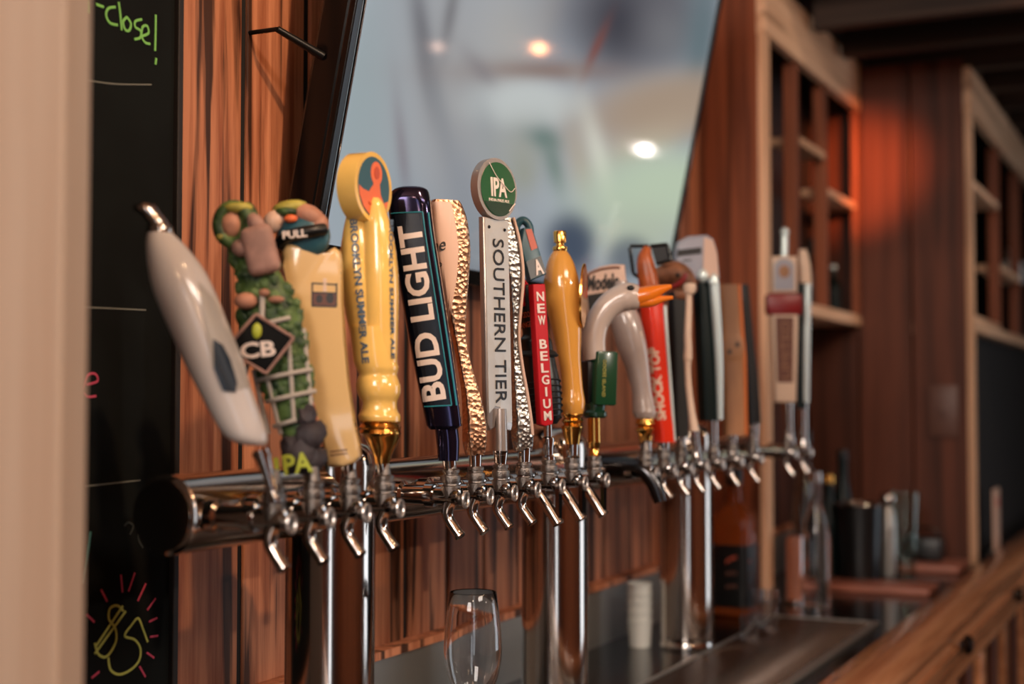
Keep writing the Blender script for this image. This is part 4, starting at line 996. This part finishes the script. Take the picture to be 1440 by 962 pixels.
c1 = cabinet('wall_cabinet', 'open wooden shelf cabinet with cubbies right of the television', 2.43, 3.2, yc, at(1180, 440, yc).z, .755,
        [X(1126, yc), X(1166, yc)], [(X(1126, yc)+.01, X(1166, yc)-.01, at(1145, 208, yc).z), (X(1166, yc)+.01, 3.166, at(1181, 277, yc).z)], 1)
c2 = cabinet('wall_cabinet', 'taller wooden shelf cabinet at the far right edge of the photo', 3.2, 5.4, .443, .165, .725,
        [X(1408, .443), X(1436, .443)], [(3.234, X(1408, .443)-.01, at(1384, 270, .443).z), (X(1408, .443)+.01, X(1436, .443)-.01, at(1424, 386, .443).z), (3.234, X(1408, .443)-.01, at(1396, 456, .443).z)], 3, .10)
# dark appliance / cupboard body below second cabinet
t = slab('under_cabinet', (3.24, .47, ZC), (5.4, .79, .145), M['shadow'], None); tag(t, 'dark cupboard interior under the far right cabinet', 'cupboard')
# switch plate
p = atx(1327, 578, 3.2)
t = empty('switch_plate', (3.196, p.y, p.z), 'dull brown switch plate on the side boards of the far cabinet', 'switch plate')
obj('plate', box(B(), (-.002, 0, 0), (.006, .062, .112), .002), M['plate'], t)
obj('toggle', box(B(), (-.007, 0, 0), (.006, .010, .022), .001), M['plate'], t)
# ceiling with joists
ce = slab('ceiling', (2.5, -2.6, ZCEIL), (7.0, YW+.016, ZCEIL+.04), M['dark_wood'])
for i in range(13):
    o = obj('joist', box(B(), (0, 0, 0), (.035, 2.9, .06), .003), M['joist'], ce, smooth=False); o.location = (2.74+.24*i, -1.0, ZCEIL-.031)
    if o.location.x < 3.3: o.location.y = -.78

# ------------------------------------------------------------------ things on the counter
def glass_thing(name, label, loc, prof, m='glass', cat_='glass', wall_t=.0012, seg=40):
    """prof outer (r,z) from foot to rim; inner wall follows bowl part"""
    t = empty(name, loc, label, cat_)
    return t
# tulip glass near the middle
p = at(665, 900, .565)
t = empty('tulip_glass', (p.x, .565, ZC+.006), 'empty clear tulip beer glass standing on the drip tray', 'glass')
sg = 1.0
zr = at(665, 833, .565).z-(ZC+.006)
px2 = p.dot(Fv)/FPX
def bowl(zr, k):
    o = [(33, 0), (37, 28), (40, 52), (41, 78), (40, 96), (36, 116), (29, 136), (20, 152), (9, 164)]
    return [(r*k, zr-y*k) for r, y in o]
ob = bowl(zr, px2)
bm = B(); rimw = .0011
outer = ob[::-1]; inner = [(max(r-rimw, .0004), z+(rimw*.6 if r < .012 else 0)) for r, z in ob]
zb_ = outer[0][1]
stem = [(.0005, 0), (.030, 0), (.031, .0012), (.028, .0024), (.010, .005), (.0042, .012), (.0034, zb_*.5), (.0042, zb_-.008)]
prof = stem+outer+[(ob[0][0]-rimw*.5, ob[0][1]+.0006)]+inner+[(.0005, inner[-1][1]-.001)]
lathe(bm, prof, 56, cap=True); obj('bowl', bm, M['glass'], t)
def bottle(name, label, px, by, Yp, prof_px, m, cat_='bottle', grp=None, extra=None):
    p = at(px, by, Yp); s_ = p.dot(Fv)/FPX
    t = empty(name, (p.x, Yp, ZC), label, cat_, grp)
    bm = B(); lathe(bm, [(r*s_, z*s_) for r, z in prof_px], 32); obj('body', bm, M[m], t)
    return t, s_
# stack of white cups behind column two
p = at(900, 890, .735); s_ = p.dot(Fv)/FPX
t = empty('cup_stack', (p.x, .735, ZC), 'stack of white paper cups against the steel backsplash', 'cups')
for k in range(5):
    bm = B(); lathe(bm, [(15*s_, 0), (17*s_, 34*s_), (18*s_, 35*s_), (18*s_, 37*s_), (16.6*s_, 37*s_), (14*s_, 3*s_)], 28, Matrix.Translation((0, 0, k*13*s_))); obj('cup', bm, M['white_cup'], t)
# amber bottle with black label
p = at(1032, 846, .66); s_ = p.dot(Fv)/FPX
def px_on_counter(px, Y): return at(px, 600, Y).x
t = empty('liquor_bottle', (px_on_counter(1032, .70), .70, ZC), 'square amber liquor bottle with black label left of pale cabinet post', 'bottle')
s_ = Vector((t.location.x, .70, ZC)).dot(Fv)/FPX
bm = B(); prof = sorted([])
def sqring(h, z, n=4): return [Vector((h*math.copysign(abs(math.cos(a))**(2/n), math.cos(a)), h*math.copysign(abs(math.sin(a))**(2/n), math.sin(a)), z)) for a in [2*PI*i/32 for i in range(32)]]
rings_to_bm(bm, [sqring(h*s_, z*s_, n) for h, z, n in [(25, 0, 5), (28, 3, 5), (28, 125, 5), (26, 138, 4), (18, 150, 3), (11, 158, 2), (10, 185, 2)]]); obj('body', bm, M['whiskey'], t)
bm = B(); rings_to_bm(bm, [sqring(28.8*s_, z*s_, 5) for z in (14, 100)], cap=False); lb = obj('label', bm, M['black'], t)
bm = B(); lathe(bm, [(11*s_, 182*s_), (12*s_, 184*s_), (12*s_, 204*s_), (10*s_, 206*s_)], 20); obj('cap', bm, M['black'], t)
for k, zz in enumerate((84, 62, 44)):
    bm = B(); Mz = Matrix.Rotation(ROT, 4, 'Z')
    for j in range(-5, 6):
        zc = zz-.25*j*j*(1 if k == 0 else .15); box(bm, (j*3.2*s_, -29.2*s_*1.04, zc*s_), (2*s_, .6*s_, 5*s_), 0, Mz)
    obj('label_print', bm, M['orange_line'] if k == 0 else M['brown_panel'], lb, smooth=False)
# small shot glasses on the counter
for i, (px, Y, lb) in enumerate([(1052, .60, 'small clear shot glass nearest the drip tray'), (1068, .64, 'small clear shot glass beside the pale cabinet post'), (1080, .60, 'tall clear shot glass behind the other two')]):
    x = px_on_counter(px, Y); s_ = Vector((x, Y, ZC)).dot(Fv)/FPX; h = (38, 44, 60)[i]
    t = empty('shot_glass', (x, Y, ZC+.0005), lb, 'glass', 'shot glasses by the drip tray')
    bm = B(); lathe(bm, [(9*s_, 0), (11*s_, 2*s_), (13*s_, h*s_), (12.3*s_, h*s_), (10*s_, 8*s_), (.3*s_, 7*s_)], 24); obj('cup', bm, M['glass'], t)
    bm = B(); lathe(bm, [(10.4*s_, 0), (11.6*s_, .5*s_), (11.6*s_, 6*s_), (10.6*s_, 7*s_)], 24); obj('foot_ring', bm, M['chrome'], t)
# peach candle jar, clear bottles
x = px_on_counter(1118, .645); s_ = Vector((x, .645, ZC)).dot(Fv)/FPX
t = empty('candle', (x, .645, ZC), 'peach coloured pillar candle in clear holder right of pale post', 'candle')
bm = B(); lathe(bm, [(13*s_, 3*s_), (14*s_, 5*s_), (14*s_, 84*s_), (12*s_, 92*s_), (4*s_, 94*s_)], 24); obj('wax', bm, M['candle'], t)
bm = B(); cyl(bm, (0, 0, 93*s_), (0, 0, 99*s_), 1*s_, seg=8); obj('wick', bm, M['black'], t)
bm = B(); lathe(bm, [(16*s_, 0), (20*s_, 2*s_), (20*s_, 4*s_), (16*s_, 5*s_)], 24); obj('dish', bm, M['chrome'], t)
def clear_bottle(px, Y, H, r, neck, label, m='glass', cap='chrome', body='body'):
    x = px_on_counter(px, Y); s_ = Vector((x, Y, ZC)).dot(Fv)/FPX
    t = empty('bottle', (x, Y, ZC), label, 'bottle', 'bottles on the far counter')
    bm = B(); pr = [(r*.9, 0), (r, 3), (r, H*.5), (r*.9, H*.6), (neck*1.1, H*.76), (neck, H*.82), (neck, H*.93)]
    lathe(bm, [(a*s_, b*s_) for a, b in pr], 28); obj('body', bm, M[m], t)
    bm = B(); lathe(bm, [(neck*1.15*s_, H*.92*s_), (neck*1.2*s_, H*.94*s_), (neck*1.1*s_, H*s_)], 18); obj('cap', bm, M[cap], t)
clear_bottle(1146, .60, 190, 20, 8, 'clear glass bottle just right of the candle')
clear_bottle(1132, .72, 205, 19, 8, 'green tinted bottle behind the candle', 'glass_green', 'black')
clear_bottle(1164, .66, 150, 15, 7, 'short dark bottle with yellow cap beside black bucket', 'bottle_green', 'gold')
clear_bottle(1184, .66, 175, 15, 7, 'slim black bottle against the wall left of bucket', 'bottle_green', 'black')
# black bucket
x = px_on_counter(1207, .60); s_ = Vector((x, .60, ZC)).dot(Fv)/FPX
t = empty('ice_bucket', (x, .60, ZC), 'black ice bucket with shiny rim on the far counter', 'bucket')
bm = B(); lathe(bm, [(26*s_, 0), (28*s_, 2*s_), (33*s_, 112*s_), (31*s_, 112*s_), (27*s_, 6*s_), (1*s_, 5*s_)], 36); obj('body', bm, M['black'], t)
bm = B(); tube(bm, [(33*s_*math.cos(a), 33*s_*math.sin(a), 112*s_) for a in [2*PI*i/36 for i in range(37)]], 1.8*s_, 8, 1, cap=False); obj('rim', bm, M['chrome'], t)
# cocktail shaker with ball top
x = px_on_counter(1247, .57); s_ = Vector((x, .57, ZC)).dot(Fv)/FPX
t = empty('cocktail_shaker', (x, .57, ZC), 'slim steel bar tool with round knob between bucket and glass', 'shaker')
bm = B(); lathe(bm, [(9*s_, 0), (11*s_, 3*s_), (12*s_, 70*s_), (9*s_, 92*s_), (5*s_, 100*s_)], 28); obj('body', bm, M['steel'], t)
bm = B(); ico(bm, (0, 0, 110*s_), 11*s_, 3); obj('knob', bm, M['chrome'], t)
# pint glass
x = px_on_counter(1272, .555); s_ = Vector((x, .555, ZC)).dot(Fv)/FPX
t = empty('pint_glass', (x, .555, ZC+.0005), 'tall clear pint glass right of the black bucket', 'glass')
bm = B(); lathe(bm, [(13*s_, 0), (14*s_, 2*s_), (20*s_, 112*s_), (19*s_, 112*s_), (13*s_, 8*s_), (.5*s_, 7*s_)], 32); obj('wall', bm, M['glass_green'], t)
# board and ledge
x = px_on_counter(1235, .50)
p0_, p1_ = atz(1160, 822, -.346), atz(1312, 822, -.346)
t = obj('cutting_board', box(B(), (0, 0, 0), (.12, .22, .012), .003), M['copper_board']); t.location = ((p0_.x+p1_.x)/2, (p0_.y+p1_.y)/2+.01, ZC+.0065); tag(t, 'thin reddish wooden board lying across the counter before the bucket', 'board')
p = atz(1330, 782, ZC)
t = obj('low_ledge', box(B(), (0, 0, 0), (.16, .26, .014), .003), M['copper_board']); t.location = (3.08, .58, ZC+.008); tag(t, 'thin brown board on the counter in front of the far cabinet', 'board')
t = empty('bar_caddy', (3.10, .535, ZC+.0155), 'low black caddy on the brown board by far cabinet', 'caddy')
obj('tray', box(B(), (0, 0, .025), (.07, .08, .05), .006), M['black'], t)
bm = B(); tube(bm, [(0, -.03, .05), (0, -.02, .066), (0, .02, .066), (0, .03, .05)], .003, 8, 4); obj('handle', bm, M['steel_dark'], t)
# menu card right
p = atx(1392, 776, 3.15)
t = empty('menu_card', (3.45, .432, ZC), 'pinkish upright menu card with red spot at far right', 'menu')
obj('card', box(B(), (0, 0, .075), (.075, .006, .15), .001), M['cap_pink'], t, smooth=False)
bm = B(); lathe(bm, [(.011, 0), (.011, .001)], 20, Matrix.Translation((0, -.003, .118)) @ Matrix.Rotation(PI/2, 4, 'X')); obj('red_spot', bm, M['red'], t)
obj('foot', box(B(), (0, 0, .004), (.085, .03, .008), .001), M['black'], t, smooth=False)
# items in the shelves
def small_bottle(X_, Y_, Z_, h, r, m, cap, label):
    t = empty('bottle', (X_, Y_, Z_), label, 'bottle', 'bottles in the cabinets')
    bm = B(); lathe(bm, [(r*.9, 0), (r, .003), (r, h*.55), (r*.4, h*.75), (r*.35, h*.93)], 24); obj('body', bm, M[m], t)
    bm = B(); lathe(bm, [(r*.42, h*.92), (r*.42, h)], 16); obj('cap', bm, M[cap], t)
zs = at(1180, 440, yc).z+.0065
small_bottle(X(1172, yc+.05), yc+.05, zs, .11, .018, 'bottle_green', 'pale_metal', 'dark bottle with bright cap in cubby of first cabinet')
small_bottle(X(1143, yc+.05), yc+.05, zs, .15, .020, 'bottle_green', 'black', 'dark bottle with black cap in cubby of first cabinet')
small_bottle(X(1424, .49), .49, at(1424, 386, .443).z+.0085, .10, .03, 'white_cup', 'white_cup', 'white bottle standing on shelf of the far right cabinet')
# corkscrew hanging below cabinet on wall
p = at(1193, 600, .79)
t = empty('wall_opener', (p.x, .792, p.z), 'black bottle opener hanging on the dark wall below first cabinet', 'opener')
bm = B(); prism(bm, [(-.012, -.06), (.012, -.06), (.018, .02), (.022, .05), (.01, .07), (-.01, .07), (-.022, .05), (-.018, .02)], .008, Matrix.Translation((0, -.008, 0)), .002); obj('body', bm, M['black'], t)
bm = B(); ico(bm, (0, -.01, -.085), (.012, .008, .016), 2); obj('tip', bm, M['orange_line'], t)
